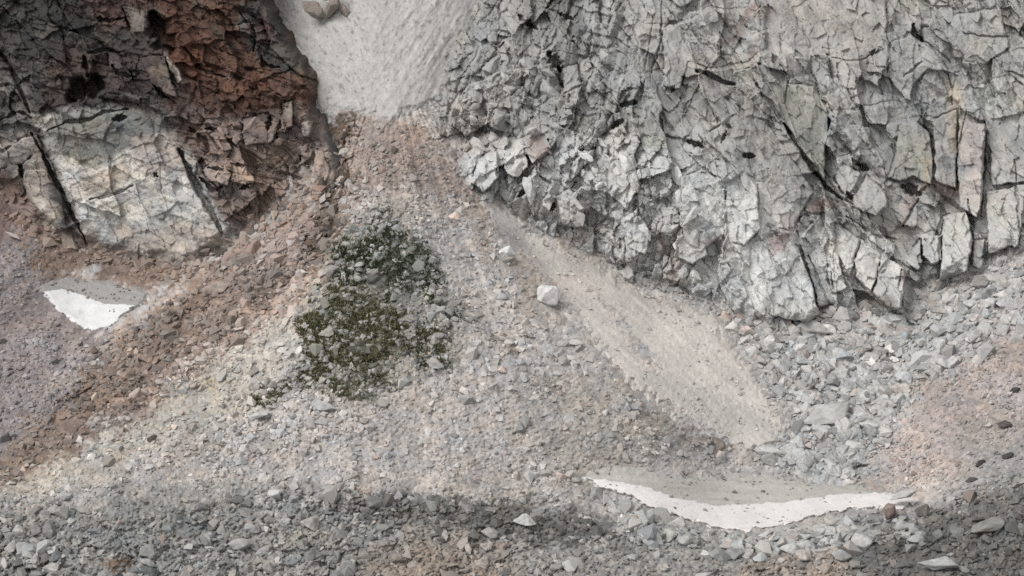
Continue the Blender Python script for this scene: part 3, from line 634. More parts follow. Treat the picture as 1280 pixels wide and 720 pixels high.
for i in range(36):
    P.blob(rng.uniform(200, 390), rng.uniform(0, 150), rng.uniform(5, 14), rng.uniform(3, 8), [(108, 76, 60), (66, 54, 48), (104, 88, 78), (82, 52, 44)][i % 4], rng.uniform(0, 90), 0.55)
for i in range(40):
    P.blob(rng.uniform(50, 280), rng.uniform(190, 320), rng.uniform(5, 14), rng.uniform(3, 7), [(186, 182, 174), (164, 148, 138), (148, 146, 140), (178, 174, 164)][i % 4], rng.uniform(20, 80), 0.5)
P.mul(1 + 0.22 * fbm(X / 7, Y / 7, 271, 4) + 0.16 * fbm(X / 40, Y / 40, 272, 3))
P.mul(1 + 0.24 * np.clip(T, -1, 1))
t = 0.07 * fbm(X / 22, Y / 22, 274, 2) + 0.03 * T
gm = P.c.mean(-1, keepdims=True); P.c = 1.12 * (gm * np.array([1.02, 1.0, .97]) * .03 + P.c * .97)
LCOL = P.c * (1 + t[..., None] * np.array([1, 0.15, -1.0]))
PL = world(X, Y, DEP)
ok = sL > -34
keepL = ok[:-1, :-1] & ok[1:, 1:]
fx = wx[:-1, :-1]; fy = wy[:-1, :-1]
mS = (sdf(PSLAB, fx, fy) > 0); mR = (sdf(RED, fx, fy) > 0) & ~mS
mB = (sdf([(200, 120), (235, 130), (262, 150), (300, 152), (330, 140), (440, 136), (440, 300), (294, 320), (262, 248), (230, 192)], fx, fy) > 0) & ~mS & ~mR
cb = world(200., 330., 346.)
cliffL = tag(link('cliff', None), 'dark and rust red cliff above a pale slab, left of the snow gully', 'cliff'); cliffL.location = cb
cliffL.empty_display_size = 2
for nm, msk, lb in (('pale_slab', mS, 'pale grey slab with a dark stained top'), ('rusty_wall', mR, 'rust red wall with a grey edge against the snow'), ('rubbly_foot', mB, 'brown broken foot beside the gully'), ('dark_wall', ~mS & ~mR & ~mB, 'blackish upper rock with caves')):
    q = grid_faces(X.shape[0], X.shape[1], keepL & msk)
    o = link(nm, part_mesh(nm, PL, LCOL, q, M_cliff, cb), cliffL); o['label'] = lb

# ================================================================== SNOW AND GRAVEL SHEETS
def sheet(poly, step, pad, thick, rim, warp, seed):
    p = np.array(poly, float)
    X, Y = np.meshgrid(np.arange(max(p[:, 0].min(), -200) - pad, p[:, 0].max() + pad, step), np.arange(max(p[:, 1].min(), -250) - pad, p[:, 1].max() + pad, step))
    s = sdf(poly, X + warp * fbm(X / 9, Y / 9, seed, 3), Y + warp * fbm(X / 9, Y / 9, seed + 9, 3))
    bd = samp(BD, X, Y); gd = samp(GD, X, Y)
    f = sstep(0, rim, s)
    return X, Y, s, f, bd, gd

# snow gully
X, Y, s, f, bd, gd = sheet(GULLY, 0.9, 14, 1.0, 14, 5, 500)
u, v = rot(X, Y, 122, 60, 7); runs = fbm(u, v, 501, 3); u2, v2 = rot(X, Y, 60, 50, 8); runs2 = fbm(u2, v2, 502, 3)
wr = sstep(440, 520, X)
run = runs * wr + runs2 * (1 - wr) * 0.6
dep = bd - (0.9 + 0.7 * fbm(X / 170, Y / 120, 41, 3)) * f + 0.2 * (1 - f) + 0.12 * np.clip(-s, 0, 40) - 0.24 * run * f - 0.20 * fbm(X / 6, Y / 6, 503, 3) * f - 0.35 * fbm(X / 40, Y / 50, 504, 2) * f
P = Paint(X, Y, (178, 175, 170), 505, 5)
P.poly([(398, 60), (450, 100), (500, 150), (440, 150), (396, 146)], (176, 174, 170), 16, .8)
P.poly([(560, -20), (640, -20), (580, 110), (520, 150), (500, 140), (540, 60)], (168, 165, 161), 16, 0.8)
P.mul(1 + 0.14 * run + 0.15 * fbm(X / 5, Y / 5, 506, 3) + .10 * fbm(X / 40, Y / 60, 509, 3))
sp = np.clip(fbm(u * 9, v * 3, 507, 2) * wr + fbm(u2 * 9, v2 * 3, 508, 2) * (1 - wr) - 0.30, 0, 1) * 1.1; P.mul(1 - np.clip(sp, 0, .4))
q = grid_faces(*X.shape, (s > -12)[:-1, :-1])
sn = link('snow_gully', part_mesh('snow_gully', world(X, Y, dep), P.c, q, M_dsnow, np.zeros(3)))
tag(sn, 'dirty white snow filling the steep gully between the two cliffs', 'snow field')
SNX, SND = X, dep

# lower snow strip and left snow patch: bare white snow and its dust-grey upper band
def snowpatch(poly, clean, label, dirty_c, white_c, seed, stripes, rim):
    X, Y, s, f, bd, gd = sheet(poly, 0.6, 10, 0.7, rim, 4, seed)
    c0 = sdf(clean, X, Y); f = sstep(0, rim + (12 if seed > 620 else 3) * sstep(0, 14, -c0), s)
    dd = 0.25 * f + 0.10 * fbm(X / 9, Y / 5, seed + 1, 3) * f + 0.2 * fbm(X / 40, Y / 20, seed + 2, 2) * f
    dep = bd - (0.35 + 0.7 * fbm(X / 170, Y / 120, 41, 3) + dd) * f + 0.40 * (1 - f) + 0.2 * np.clip(-s, 0, 20)
    cs = sdf(clean, X + 2.5 * fbm(X / 7, Y / 5, seed + 3, 3), Y + 2 * fbm(X / 7, Y / 5, seed + 4, 3))
    dep = dep - 0.12 * sstep(-1, 3, cs) * f
    C = np.empty(X.shape + (3,)); C[:] = lin(dirty_c)
    u, v = rot(X, Y, stripes, 60, 3.5)
    C *= (1 + 0.13 * fbm(u, v, seed + 5, 3) + 0.08 * fbm(X / 5, Y / 4, seed + 6, 2))[..., None]
    W = np.empty_like(C); W[:] = lin(white_c); W *= (1 + 0.09 * fbm(X / 14, Y / 6, seed + 7, 4) - .3 * np.clip(fbm(X / 4, Y / 2.5, seed + 8, 2) - .35, 0, 1))[..., None]
    P3 = world(X, Y, dep); c = np.array(poly).mean(0); base = world(c[0], c[1], float(samp(BD, c[0], c[1])))
    root = tag(link('snow_patch', None), label, 'snow patch'); root.location = base
    m = (cs > 0)[:-1, :-1]; k = (s > -8)[:-1, :-1]
    link('clean_snow', part_mesh('clean_snow', P3, W, grid_faces(*X.shape, k & m), M_snow, base), root)
    link('dusty_snow', part_mesh('dusty_snow', P3, C, grid_faces(*X.shape, k & ~m), M_dsnow, base), root)['label'] = 'grey gravel-dusted upper band of the snow'
snowpatch(LSNOW, [(54, 364), (78, 361), (104, 368), (130, 380), (168, 380), (146, 406), (124, 417), (106, 416), (84, 402), (62, 382)],
          'small wedge of snow, grey above, white below, under the dark left cliff', (150, 147, 144), (214, 214, 213), 600, 12, 7)
snowpatch(BSNOW, [(728, 596), (760, 600), (800, 606), (850, 624), (900, 632), (980, 627), (1050, 617), (1110, 616), (1156, 625), (1128, 637), (1078, 637), (1040, 641), (990, 655), (930, 668), (884, 661), (826, 643), (780, 621), (744, 608)],
          'long curved white snow strip lying in the hollow below the gravel chute', (178, 173, 166), (220, 214, 211), 650, 4, 4)

# fine gravel chute
X, Y, s, f, bd, gd = sheet(CHUTE, 0.9, 20, .4, 12, 14, 700)
u, v = rot(X, Y, 41, 90, 6); st = fbm(u, v, 701, 3)
dep = bd - 0.7 * fbm(X / 170, Y / 120, 41, 3) - 0.28 * fbm(X / 40, Y / 30, 44, 3) * (1 - f) - 0.40 * f + 0.22 * (1 - f) + 0.2 * np.clip(-s, 0, 30) - 0.14 * st * f - 0.10 * fbm(X / 3, Y / 3, 702, 2) - .2 * fbm(X / 25, Y / 18, 707, 3) * f
P = Paint(X, Y, (194, 187, 179), 703, 6)
P.poly([(600, 250), (640, 270), (690, 340), (720, 390), (690, 372), (620, 300)], (168, 162, 158), 8, .9)
P.poly([(618, 272), (640, 276), (660, 308), (640, 320), (622, 300)], (152, 146, 143), 7, .8)
P.line([(700, 312), (780, 360), (860, 396), (920, 450)], (174, 166, 158), 12, .4)
P.line([(720, 340), (700, 350), (720, 380)], (184, 172, 160), 10, .5)
P.poly([(860, 480), (930, 500), (980, 540), (950, 566), (900, 550)], (182, 176, 170), 10, .6)
st2 = fbm(u * 1.5, v * 2.2, 705, 3); P.mul(1 + 0.09 * st + .06 * st2 + 0.14 * fbm(X / 3.5, Y / 3.5, 704, 3) + .12 * fbm(X / 40, Y / 25, 706, 2))
q = grid_faces(*X.shape, (s > -10)[:-1, :-1])
tag(link('gravel_chute', part_mesh('gravel_chute', world(X, Y, dep), P.c, q, M_gravel, np.zeros(3))), 'smooth pale chute of fine gravel running down from the buttress', kind='structure')

# ================================================================== STONES
def hull_shape(n, flat, seed):
    r = random.Random(seed); bm = bmesh.new()
    for i in range(n):
        v = Vector((r.gauss(0, 1), r.gauss(0, 1), r.gauss(0, 1))).normalized()
        v = Vector((v.x ** 3 * 0.35 + v.x * .75, v.y ** 3 * .35 + v.y * .75, v.z ** 3 * .35 + v.z * .75)) * r.uniform(.85, 1.1)
        bm.verts.new((v.x * 1.15, v.y * 0.9, v.z * flat))
    res = bmesh.ops.convex_hull(bm, input=bm.verts[:])
    bmesh.ops.delete(bm, geom=[v for v in bm.verts if not v.link_faces], context='VERTS')
    return bm
POOL = []
for k in range(36):
    bm = hull_shape(random.randint(10, 15), random.uniform(.5, .85), 300 + k)
    bmesh.ops.triangulate(bm, faces=bm.faces[:]); bm.verts.index_update()
    vs = np.array([v.co[:] for v in bm.verts]); fs = np.array([[v.index for v in f.verts] for f in bm.faces])
    ext = np.ptp(vs, axis=0); vs = (vs - (vs.max(0) + vs.min(0)) / 2) / (ext[0])
    POOL.append((vs, fs)); bm.free()

def boulder_mesh(name, seed, n=13, flat=.7, pointy=0):
    """angular boulder: hull with chipped edges and dented faces"""
    bm = hull_shape(n, flat, seed)
    bmesh.ops.dissolve_limit(bm, angle_limit=0.12, verts=bm.verts[:], edges=bm.edges[:])
    bmesh.ops.bevel(bm, geom=bm.edges[:], offset=0.05, segments=1, affect='EDGES', profile=0.6)
    bmesh.ops.triangulate(bm, faces=bm.faces[:])
    for _ in range(2): bmesh.ops.subdivide_edges(bm, edges=[e for e in bm.edges if e.calc_length() > 0.3], cuts=1); bmesh.ops.triangulate(bm, faces=bm.faces[:])
    from mathutils import noise
    for v in bm.verts:
        v.co += v.co.normalized() * (noise.noise(v.co * 2.5 + Vector((seed, 0, 0))) * .07 + noise.noise(v.co * 6 + Vector((0, seed, 0))) * .03)
    vs = np.array([v.co[:] for v in bm.verts]); lo, hi = vs.min(0), vs.max(0)
    for v in bm.verts:
        v.co = (v.co - Vector((lo + hi) / 2)) / (hi[0] - lo[0])
    me = bpy.data.meshes.new(name); bm.to_mesh(me); bm.free()
    me.materials.append(M_boulder)
    return me
BM = [boulder_mesh('boulder', 900 + k, random.randint(11, 16), random.uniform(.55, .9)) for k in range(28)]

def gnormal(x, y):
    a = world(x + 4, y, samp(BD, x + 4, y)) - world(x - 4, y, samp(BD, x - 4, y))
    b_ = world(x, y - 4, samp(BD, x, y - 4)) - world(x, y + 4, samp(BD, x, y + 4))
    n = np.cross(a, b_); return n / np.linalg.norm(n, axis=-1, keepdims=True)

def frames(n, spin, tilt):
    """rotation matrices: local z near the slope normal, turned by spin"""
    n = n + tilt; n = n / np.linalg.norm(n, axis=1, keepdims=True)
    a = np.cross(n, np.array([0.0, 1.0, 0.3])); a /= np.linalg.norm(a, axis=1, keepdims=True)
    b_ = np.cross(n, a); c, s = np.cos(spin)[:, None], np.sin(spin)[:, None]
    e1 = a * c + b_ * s; e2 = np.cross(n, e1)
    return np.stack([e1, e2, n], -1)

ZONES = [  # name, outline, count, smallest, largest (px), exponent, tone (min, max), own colour or None, mix
    ('scree', [(-40, 430), (200, 400), (440, 180), (560, 200), (690, 400), (800, 500), (930, 580), (760, 590), (720, 600), (860, 680), (640, 640), (300, 610), (-40, 640)], 6500, 2.6, 14, 2.5, (.78, 1.25), None),
    ('left_scree', [(-40, 300), (60, 300), (60, 390), (130, 430), (60, 520), (-40, 590)], 1000, 2.4, 6, 2.6, (.85, 1.2), None),
    ('cone_top', [(430, 150), (540, 150), (600, 260), (560, 300), (440, 300)], 700, 2.4, 7, 2.6, (.85, 1.25), None),
    ('talus', talus, 3300, 4, 22, 2.15, (.78, 1.2), (178, 177, 174)),
    ('pink_slope', [(1150, 470), (1330, 400), (1330, 600), (1190, 620), (1090, 610), (1100, 540)], 1500, 2.6, 8, 2.6, (.82, 1.15), None),
    ('belt', belt, 4600, 3.4, 21, 2.25, (.6, 1.32), None),
    ('moss', mossz, 1100, 3.2, 11, 2.2, (.7, 1.18), (166, 165, 160)),
    ('rib', brown, 1500, 3.5, 14, 2.2, (.75, 1.2), None),
    ('pale_rib', [(240, 540), (330, 470), (400, 480), (520, 490), (480, 540), (330, 580), (180, 590)], 700, 3.5, 12, 2.2, (.85, 1.2), None),
    ('cliff_foot', [(780, 345), (870, 360), (940, 400), (1000, 410), (960, 440), (920, 430), (880, 395), (820, 372)], 420, 4, 15, 2.0, (.8, 1.15), (170, 167, 163)),
    ('right_foot', [(940, 392), (1012, 398), (1064, 380), (1118, 386), (1150, 358), (1216, 328), (1290, 292), (1300, 322), (1216, 356), (1150, 392), (1118, 412), (1030, 420), (950, 415)], 620, 3.5, 18, 2.0, (.8, 1.2), (176, 174, 170)),
    ('chute_edge', [(590, 250), (620, 250), (700, 300), (800, 355), (860, 370), (870, 380), (800, 365), (700, 315), (620, 265)], 160, 3, 10, 2.0, (.85, 1.2), (172, 168, 164)),
    ('left_foot', [(-30, 220), (30, 262), (110, 306), (220, 332), (300, 294), (400, 228), (415, 240), (360, 280), (300, 325), (230, 352), (120, 336), (40, 305), (-30, 260)], 420, 3.5, 17, 2.0, (.75, 1.3), (148, 128, 114)),
    ('in_chute', [(610, 262), (660, 290), (740, 335), (850, 385), (920, 440), (970, 520), (930, 560), (860, 520), (770, 440), (690, 350), (640, 305)], 220, 2, 6, 2.6, (.9, 1.15), (186, 180, 173)),
    ('chute_rim', CHUTE, 500, 2, 7, 2.4, (.85, 1.15), (172, 166, 158)),
    ('on_snow', [(730, 600), (760, 582), (960, 588), (1150, 630), (1040, 642), (930, 664), (820, 640)], 120, 2, 7, 2.5, (.7, 1.1), (150, 146, 140)),
    ('on_left_snow', [(44, 358), (90, 345), (190, 366), (150, 398), (110, 376)], 60, 2, 5, 2.5, (.7, 1.1), (138, 130, 124)),
    ('snow_foot', [(730, 610), (820, 645), (900, 668), (1000, 660), (1060, 645), (1150, 640), (1150, 680), (900, 700), (800, 680)], 700, 5, 24, 1.9, (.85, 1.2), (166, 166, 163)),
]
def draw_zone(poly, n):
    p = np.array(poly, float); out = np.zeros((0, 2))
    while len(out) < n:
        c = np.c_[rng.uniform(p[:, 0].min(), p[:, 0].max(), n), rng.uniform(p[:, 1].min(), p[:, 1].max(), n)]
        w = np.c_[c[:, 0] + 10 * fbm(c[:, 0] / 18, c[:, 1] / 18, 81, 2), c[:, 1] + 10 * fbm(c[:, 0] / 18, c[:, 1] / 18, 82, 2)]
        k = sdf(poly, w[:, 0], w[:, 1]) > 0
        dens = 0.35 + 0.65 * sstep(-.3, .35, fbm(c[:, 0] / 26, c[:, 1] / 18, 83, 3))
        f1, f2 = fan(c[:, 0], c[:, 1]); dens = np.clip(dens * (.35 + 1.1 * sstep(-.35, .35, f1 + .5 * f2)), 0, 1)
        k &= rng.random(n) < dens
        out = np.vstack([out, c[k]])
    return out[:n]
ST = dict(x=[], y=[], s=[], c=[], z=[])
bs = lambda x, y: np.maximum(sdf(BSNOW, x, y), np.maximum(sdf(LSNOW, x, y), np.maximum(sdf(CHUTE, x, y), sdf(GULLY, x, y))))
for zi, (nm, poly, n, a, b_, ex, tone, own) in enumerate(ZONES):
    xy = draw_zone(poly, n); uu = rng.random(n)
    k1 = 1 - ex; sz = (a ** k1 + uu * (b_ ** k1 - a ** k1)) ** (1 / k1)
    lim = -3 if nm not in ('snow_foot',) else -1
    kk = bs(xy[:, 0], xy[:, 1]) < lim - sz * .3
    if nm in ('in_chute', 'on_snow', 'on_left_snow'): kk |= True
    if nm == 'chute_rim': kk = sdf(CHUTE, xy[:, 0], xy[:, 1]) < 12
    kk &= (sdf(LCLIFF, xy[:, 0], xy[:, 1]) < (12 if nm == 'left_foot' else 4))
    xy = xy[kk]; sz = sz[kk]; n = len(sz)
    cc = samp(GC, xy[:, 0] + rng.normal(0, 7, n), xy[:, 1] + rng.normal(0, 5, n)) if own is None else np.tile(lin(own), (n, 1)) * 0.75 + 0.25 * samp(GC, xy[:, 0], xy[:, 1])
    if own is None: cc = 0.72 * cc + 0.28 * cc.mean(1, keepdims=True) * np.array([1.03, 1.0, .96]) + 0.02
    tn = rng.uniform(tone[0], tone[1], n); odd = rng.random(n)
    tn = np.where(odd > .96, tn * 1.22, np.where(odd < .05, tn * .68, tn))
    w = rng.normal(0, .02, n)
    cc = cc * tn[:, None] * (1 + w[:, None] * np.array([1, 0, -1]))
    pink = rng.random(n) > .96; cc[pink] *= np.array([1.06, .93, .88])
    ST['x'].append(xy[:, 0]); ST['y'].append(xy[:, 1]); ST['s'].append(sz); ST['c'].append(cc); ST['z'].append(np.full(n, zi))
ST = {k: np.concatenate(v) for k, v in ST.items()}
inframe = (ST['x'] > 2) & (ST['x'] < 1278) & (ST['y'] > 2) & (ST['y'] < 717)
NIND = 236
big = np.argsort(-(ST['s'] * inframe))[:NIND]
isbig = np.zeros(len(ST['s']), bool); isbig[big] = True

# --- rubble: everything smaller
idx = np.where(~isbig)[0]
d = samp(GD, ST['x'][idx], ST['y'][idx])
zn = np.array([z_[0] for z_ in ZONES])[ST['z'][idx].astype(int)]
lay = .7 * fbm(ST['x'][idx] / 170, ST['y'][idx] / 120, 41, 3)
d = np.where(np.isin(zn, ['on_snow', 'on_left_snow']), samp(BD, ST['x'][idx], ST['y'][idx]) - lay - .62, d)
d = np.where(zn == 'in_chute', samp(BD, ST['x'][idx], ST['y'][idx]) - lay - .42, d)
mpp = d / FPX; size = ST['s'][idx] * mpp * 1.15
N3 = gnormal(ST['x'][idx], ST['y'][idx])
F = frames(N3, rng.uniform(0, 6.28, len(idx)), rng.normal(0, .33, (len(idx), 3)))
C3 = world(ST['x'][idx], ST['y'][idx], d) + N3 * (size * .08)[:, None]
V, Q, CL = [], [], []; off = 0
pk = rng.integers(0, len(POOL), len(idx))
for k, (vs, fs) in enumerate(POOL):
    sel = np.where(pk == k)[0]
    if not len(sel): continue
    sc = size[sel][:, None, None] * np.stack([np.ones(len(sel)), rng.uniform(.8, 1.15, len(sel)), rng.uniform(.7, 1.1, len(sel))], -1)[:, None, :]
    vv = np.einsum('nij,nkj->nki', F[sel], vs[None] * sc) + C3[sel][:, None]
    V.append(vv.reshape(-1, 3)); Q.append((fs[None] + (np.arange(len(sel)) * len(vs))[:, None, None] + off).reshape(-1, 3)); off += len(sel) * len(vs)
    CL.append(np.repeat(ST['c'][idx][sel], len(vs), 0))
rub = link('rubble', make_mesh('rubble', np.vstack(V), np.vstack(Q), np.vstack(CL), M_rubble, smooth=False))
tag(rub, 'loose grey stones and rubble strewn over the scree and talus', kind='stuff')

def put_boulder(x, y, w, colour, label, group, me=None, spin=None, stretch=(1, 1, 1), sink=.10, depth=None, name='boulder', tilt=.25, nrm=None):
    d0 = float(samp(GD, x, y)) if depth is None else depth
    m = w * d0 / FPX
    n = gnormal(np.array([x]), np.array([y])) if nrm is None else np.array([nrm])
    f = frames(n, np.array([random.uniform(0, 6.28) if spin is None else spin]), np.array([[random.gauss(0, tilt) for _ in range(3)]]))[0]
    p = world(x, y, d0) + n[0] * m * sink
    o = link(name, me or random.choice(BM))
    S3 = Matrix.Diagonal((m * stretch[0], m * stretch[1], m * stretch[2], 1))
    o.matrix_world = Matrix.Translation(Vector(p)) @ Matrix(f.tolist()).to_4x4() @ S3
    o.color = (*[float(max(.01, c)) for c in colour], 1)
    tag(o, label, 'boulder', group)
    return o

def place_words(z, x, y):
    if z == 'belt':
        if x < 330: return 'among the stones along the lower left edge of the slope'
        if x < 640: return 'in the dark belt below the moss patch'
        if x < 830: return 'in the dark belt left of the snow strip'
        if x < 1080: return 'on the bank just below the long snow strip'
        return 'in the dark heap right of the snow strip'
    if z == 'snow_foot': return 'on the bank just below the long snow strip' if x < 1060 else 'at the right tip of the snow strip'
    if z == 'talus':
        if y < 450: return 'on the upper talus under the jagged cliff toe'
        if x < 1080 and y > 500: return 'on the talus between gravel chute and pink slope'
        return 'on the middle of the grey talus fan'
    return {'moss': 'between the green cushions of the moss patch', 'rib': 'on the brown rib below the dark cliff', 'pale_rib': 'on the pale rib left of the moss patch', 'right_foot': 'in the rubble along the jagged cliff toe', 'left_foot': 'in the brown rubble under the dark left cliff', 'on_snow': 'lying on the long snow strip', 'on_left_snow': 'lying on the small left snow patch', 'in_chute': 'lying on the smooth gravel chute', 'chute_rim': 'on the rim of the gravel chute', 'cliff_foot': 'at the foot of the shattered buttress',
            'scree': 'on the open grey scree cone', 'pink_slope': 'on the pinkish slope at the right edge', 'chute_edge': 'along the upper edge of the gravel chute'}.get(z, 'on the open grey scree cone')
for i in big:
    z = ZONES[int(ST['z'][i])][0]; c = ST['c'][i]; x, y, s = ST['x'][i], ST['y'][i], ST['s'][i]
    L = c.mean(); tone = 'pale grey' if L > .30 else 'mid grey' if L > .2 else 'dark grey'
    if c[0] > c[2] * 1.22: tone = {'pale grey': 'pale buff', 'mid grey': 'brownish', 'dark grey': 'dark brown'}[tone]
    pw = place_words(z, x, y)
    put_boulder(x, y, s * 1.2, c, ('large' if s > 15 else 'small') + ' ' + tone + ' angular boulder ' + pw, 'boulders ' + pw)

RND = [boulder_mesh('boulder', 970 + k, 34, .85) for k in range(3)]
HAND = [  # x, y, width px, colour, label, stretch, sink
    (684, 373, 30, (226, 224, 222), 'big white boulder beside the gravel chute, brightest stone on the scree', (1, 1.0, 1.5), .2),
    (633, 317, 19, (226, 224, 222), 'small white boulder at the upper left edge of the gravel chute', (1, 1, 1.3), .15),
    (962, 567, 40, (190, 188, 184), 'pale flat-topped block at the lower end of the gravel chute', (1, .7, .75), .1),
    (1034, 524, 64, (184, 183, 179), 'long pale slab lying flat in the middle of the talus', (1, .45, .4), .12),
    (1086, 534, 24, (200, 198, 194), 'pale tilted block right of the long talus slab', (1, .8, .8), .15),
    (1018, 415, 40, (186, 184, 181), 'wedge-shaped grey block standing below the cliff toe', (1, .7, 1.0), .2),
    (948, 537, 18, (188, 186, 183), 'pale block left of the long talus slab', (1, .8, .8), .15),
    (1018, 575, 26, (178, 177, 174), 'grey block between the talus slab and the snow strip', (1, .8, .8), .15),
    (190, 551, 16, (112, 98, 90), 'dark brown upright boulder alone on the pale left scree', (.8, .8, 1.4), .2),
    (1110, 650, 28, (146, 126, 120), 'reddish pointed boulder standing at the right tip of the snow', (.55, .5, 1.5), .35),
    (1152, 645, 26, (126, 124, 114), 'greenish grey upright boulder beside the reddish pointed one', (.7, .7, 1.3), .25),
    (1130, 634, 30, (186, 184, 178), 'pale cap block over a dark gap at the snow tip', (1.1, .8, .5), .5),
    (1255, 533, 20, (92, 86, 84), 'dark oval boulder on the pinkish right slope', (1, .8, .7), .15),
    (1268, 488, 13, (80, 76, 74), 'small black boulder high on the pinkish right slope', (1, .8, .7), .15),
    (1261, 572, 15, (76, 74, 72), 'black boulder above the dark heap at the right edge', (1, .8, .8), .15),
    (1226, 580, 14, (84, 78, 76), 'black pointed boulder at the base of the pinkish slope', (1, .8, 1.0), .15),
    (1216, 602, 16, (88, 84, 82), 'dark boulder directly below the black pointed one', (1, .8, .9), .15),
    (655, 655, 26, (182, 181, 177), 'pale angular block in the dark belt, left of the snow strip', (1, .8, .8), .2),
    (300, 686, 30, (164, 163, 159), 'pale grey boulder low on the left, in the boulder belt', (1, .8, .8), .2),
    (612, 668, 20, (170, 168, 164), 'pale block left of the palest block in the dark belt', (1, .8, .8), .2),
    (1076, 684, 32, (190, 189, 185), 'tall pale block under the right tip of the snow', (.9, .8, 1.1), .2),
    (1052, 700, 26, (172, 170, 166), 'grey block leaning below the tall pale block', (1, .8, .9), .2),
    (1172, 712, 46, (170, 170, 170), 'bluish grey slab lying at the bottom of the dark heap', (1, .6, .6), .2),
    (1236, 664, 40, (138, 136, 130), 'broad flat grey boulder on top of the dark heap', (1, .8, .55), .25),
    (272, 366, 36, (170, 154, 142), 'large pale brown boulder at the top of the brown rib', (1, .8, .7), .2),
    (300, 343, 17, (176, 160, 148), 'small pale boulder above the large brown one on the rib', (1, .8, .8), .2),
    (378, 343, 18, (206, 202, 196), 'whitish flat stone left of the dark green cushions', (1, .7, .5), .2),
    (16, 297, 20, (194, 182, 174), 'whitish sliver of rock at the left edge under the cliff', (1, .4, .5), .2),
    (450, 334, 13, (176, 174, 168), 'pale block inside the dark green cushions, left one', (1, .8, .8), .3),
    (466, 343, 15, (182, 180, 174), 'pale block inside the dark green cushions, right one', (1, .8, .8), .3),
    (448, 352, 13, (164, 162, 156), 'grey block between dark green cushions and olive turf', (.9, .8, 1.0), .3),
    (408, 418, 19, (166, 164, 152), 'pale block at the left side of the olive turf', (1, .8, .7), .2),
    (548, 424, 16, (160, 158, 154), 'grey block with a dark hollow right of the olive turf', (1, .8, .6), .3),
    (546, 462, 18, (162, 160, 156), 'overhanging grey block at the lower right of the moss patch', (1, .8, .6), .3),
    (668, 500, 16, (190, 184, 176), 'pale stone in the middle of the scree above the snow strip', (1, .8, .6), .2),
    (720, 432, 20, (196, 192, 187), 'pale flat stone on the scree left of the lower chute', (1, .8, .5), .2),
    (710, 522, 18, (184, 182, 178), 'light stone on the scree between moss patch and chute', (1, .8, .7), .2),
    (405, 510, 34, (180, 180, 178), 'broad pale stone just below the moss patch', (1, .8, .4), .15),
    (325, 522, 26, (186, 184, 178), 'pale flat stone on the rib left of the broad pale stone', (1, .8, .5), .2),
    (493, 188, 12, (120, 108, 98), 'small dark upright stone at the top of the cone', (.8, .8, 1.3), .2),
    (430, 192, 14, (188, 178, 166), 'pale stone in the brown gully under the snow', (1, .8, .7), .3),
    (1105, 555, 22, (178, 174, 170), 'light grey stone at the left edge of the pinkish slope', (1, .8, .6), .2),
    (895, 556, 22, (152, 140, 130), 'brownish block at the lower left edge of the chute', (1, .8, .7), .25)]
for x, y, w, c, lb, stc, sk in HAND:
    put_boulder(x, y, w * 1.1, lin(c) * .86, lb, None, me=RND[int(x) % 3] if 'white boulder' in lb or 'oval' in lb else None, stretch=stc, sink=sk - .03, nrm=(.1, -.25, 1.0) if 'upright boulder beside' in lb or 'pointed boulder standing' in lb else None, depth=min(float(samp(GD, x, y)), float(samp(BD, x, y)) - 1.0) - .5 if 'gravel chute' in lb and 'white' in lb else None, spin=random.uniform(-.5, .5), tilt=.15)

# rock showing through the gully snow: two knobs grown together
bm = bmesh.new()
for (ox, oz, s) in ((-1.8, .2, 4.0), (.9, .2, 3.8), (3.0, -.4, 2.6), (-.3, 2.4, 4.6)):
    t_ = bmesh.new(); t_.from_mesh(random.choice(BM)); bmesh.ops.scale(t_, vec=(s, s, s * 1.1), verts=t_.verts)
    bmesh.ops.rotate(t_, cent=(0, 0, 0), matrix=Matrix.Rotation(random.uniform(0, 6), 3, 'Y'), verts=t_.verts)
    bmesh.ops.translate(t_, vec=(ox, random.uniform(-.2, .2), oz), verts=t_.verts)
    tmp = bpy.data.meshes.new('tmp'); t_.to_mesh(tmp); t_.free(); bm.from_mesh(tmp); bpy.data.meshes.remove(tmp)
me = bpy.data.meshes.new('outcrop_rock'); bm.to_mesh(me); bm.free(); me.materials.append(M_boulder)
o = link('outcrop_rock', me); x, y = 407., 12.
o.location = world(x, y, float(samp(BD, x, y)) - 3.2); o.color = (*lin((146, 132, 124)), 1)
tag(o, 'brown grey rock knob poking through the gully snow at the top', 'rock')

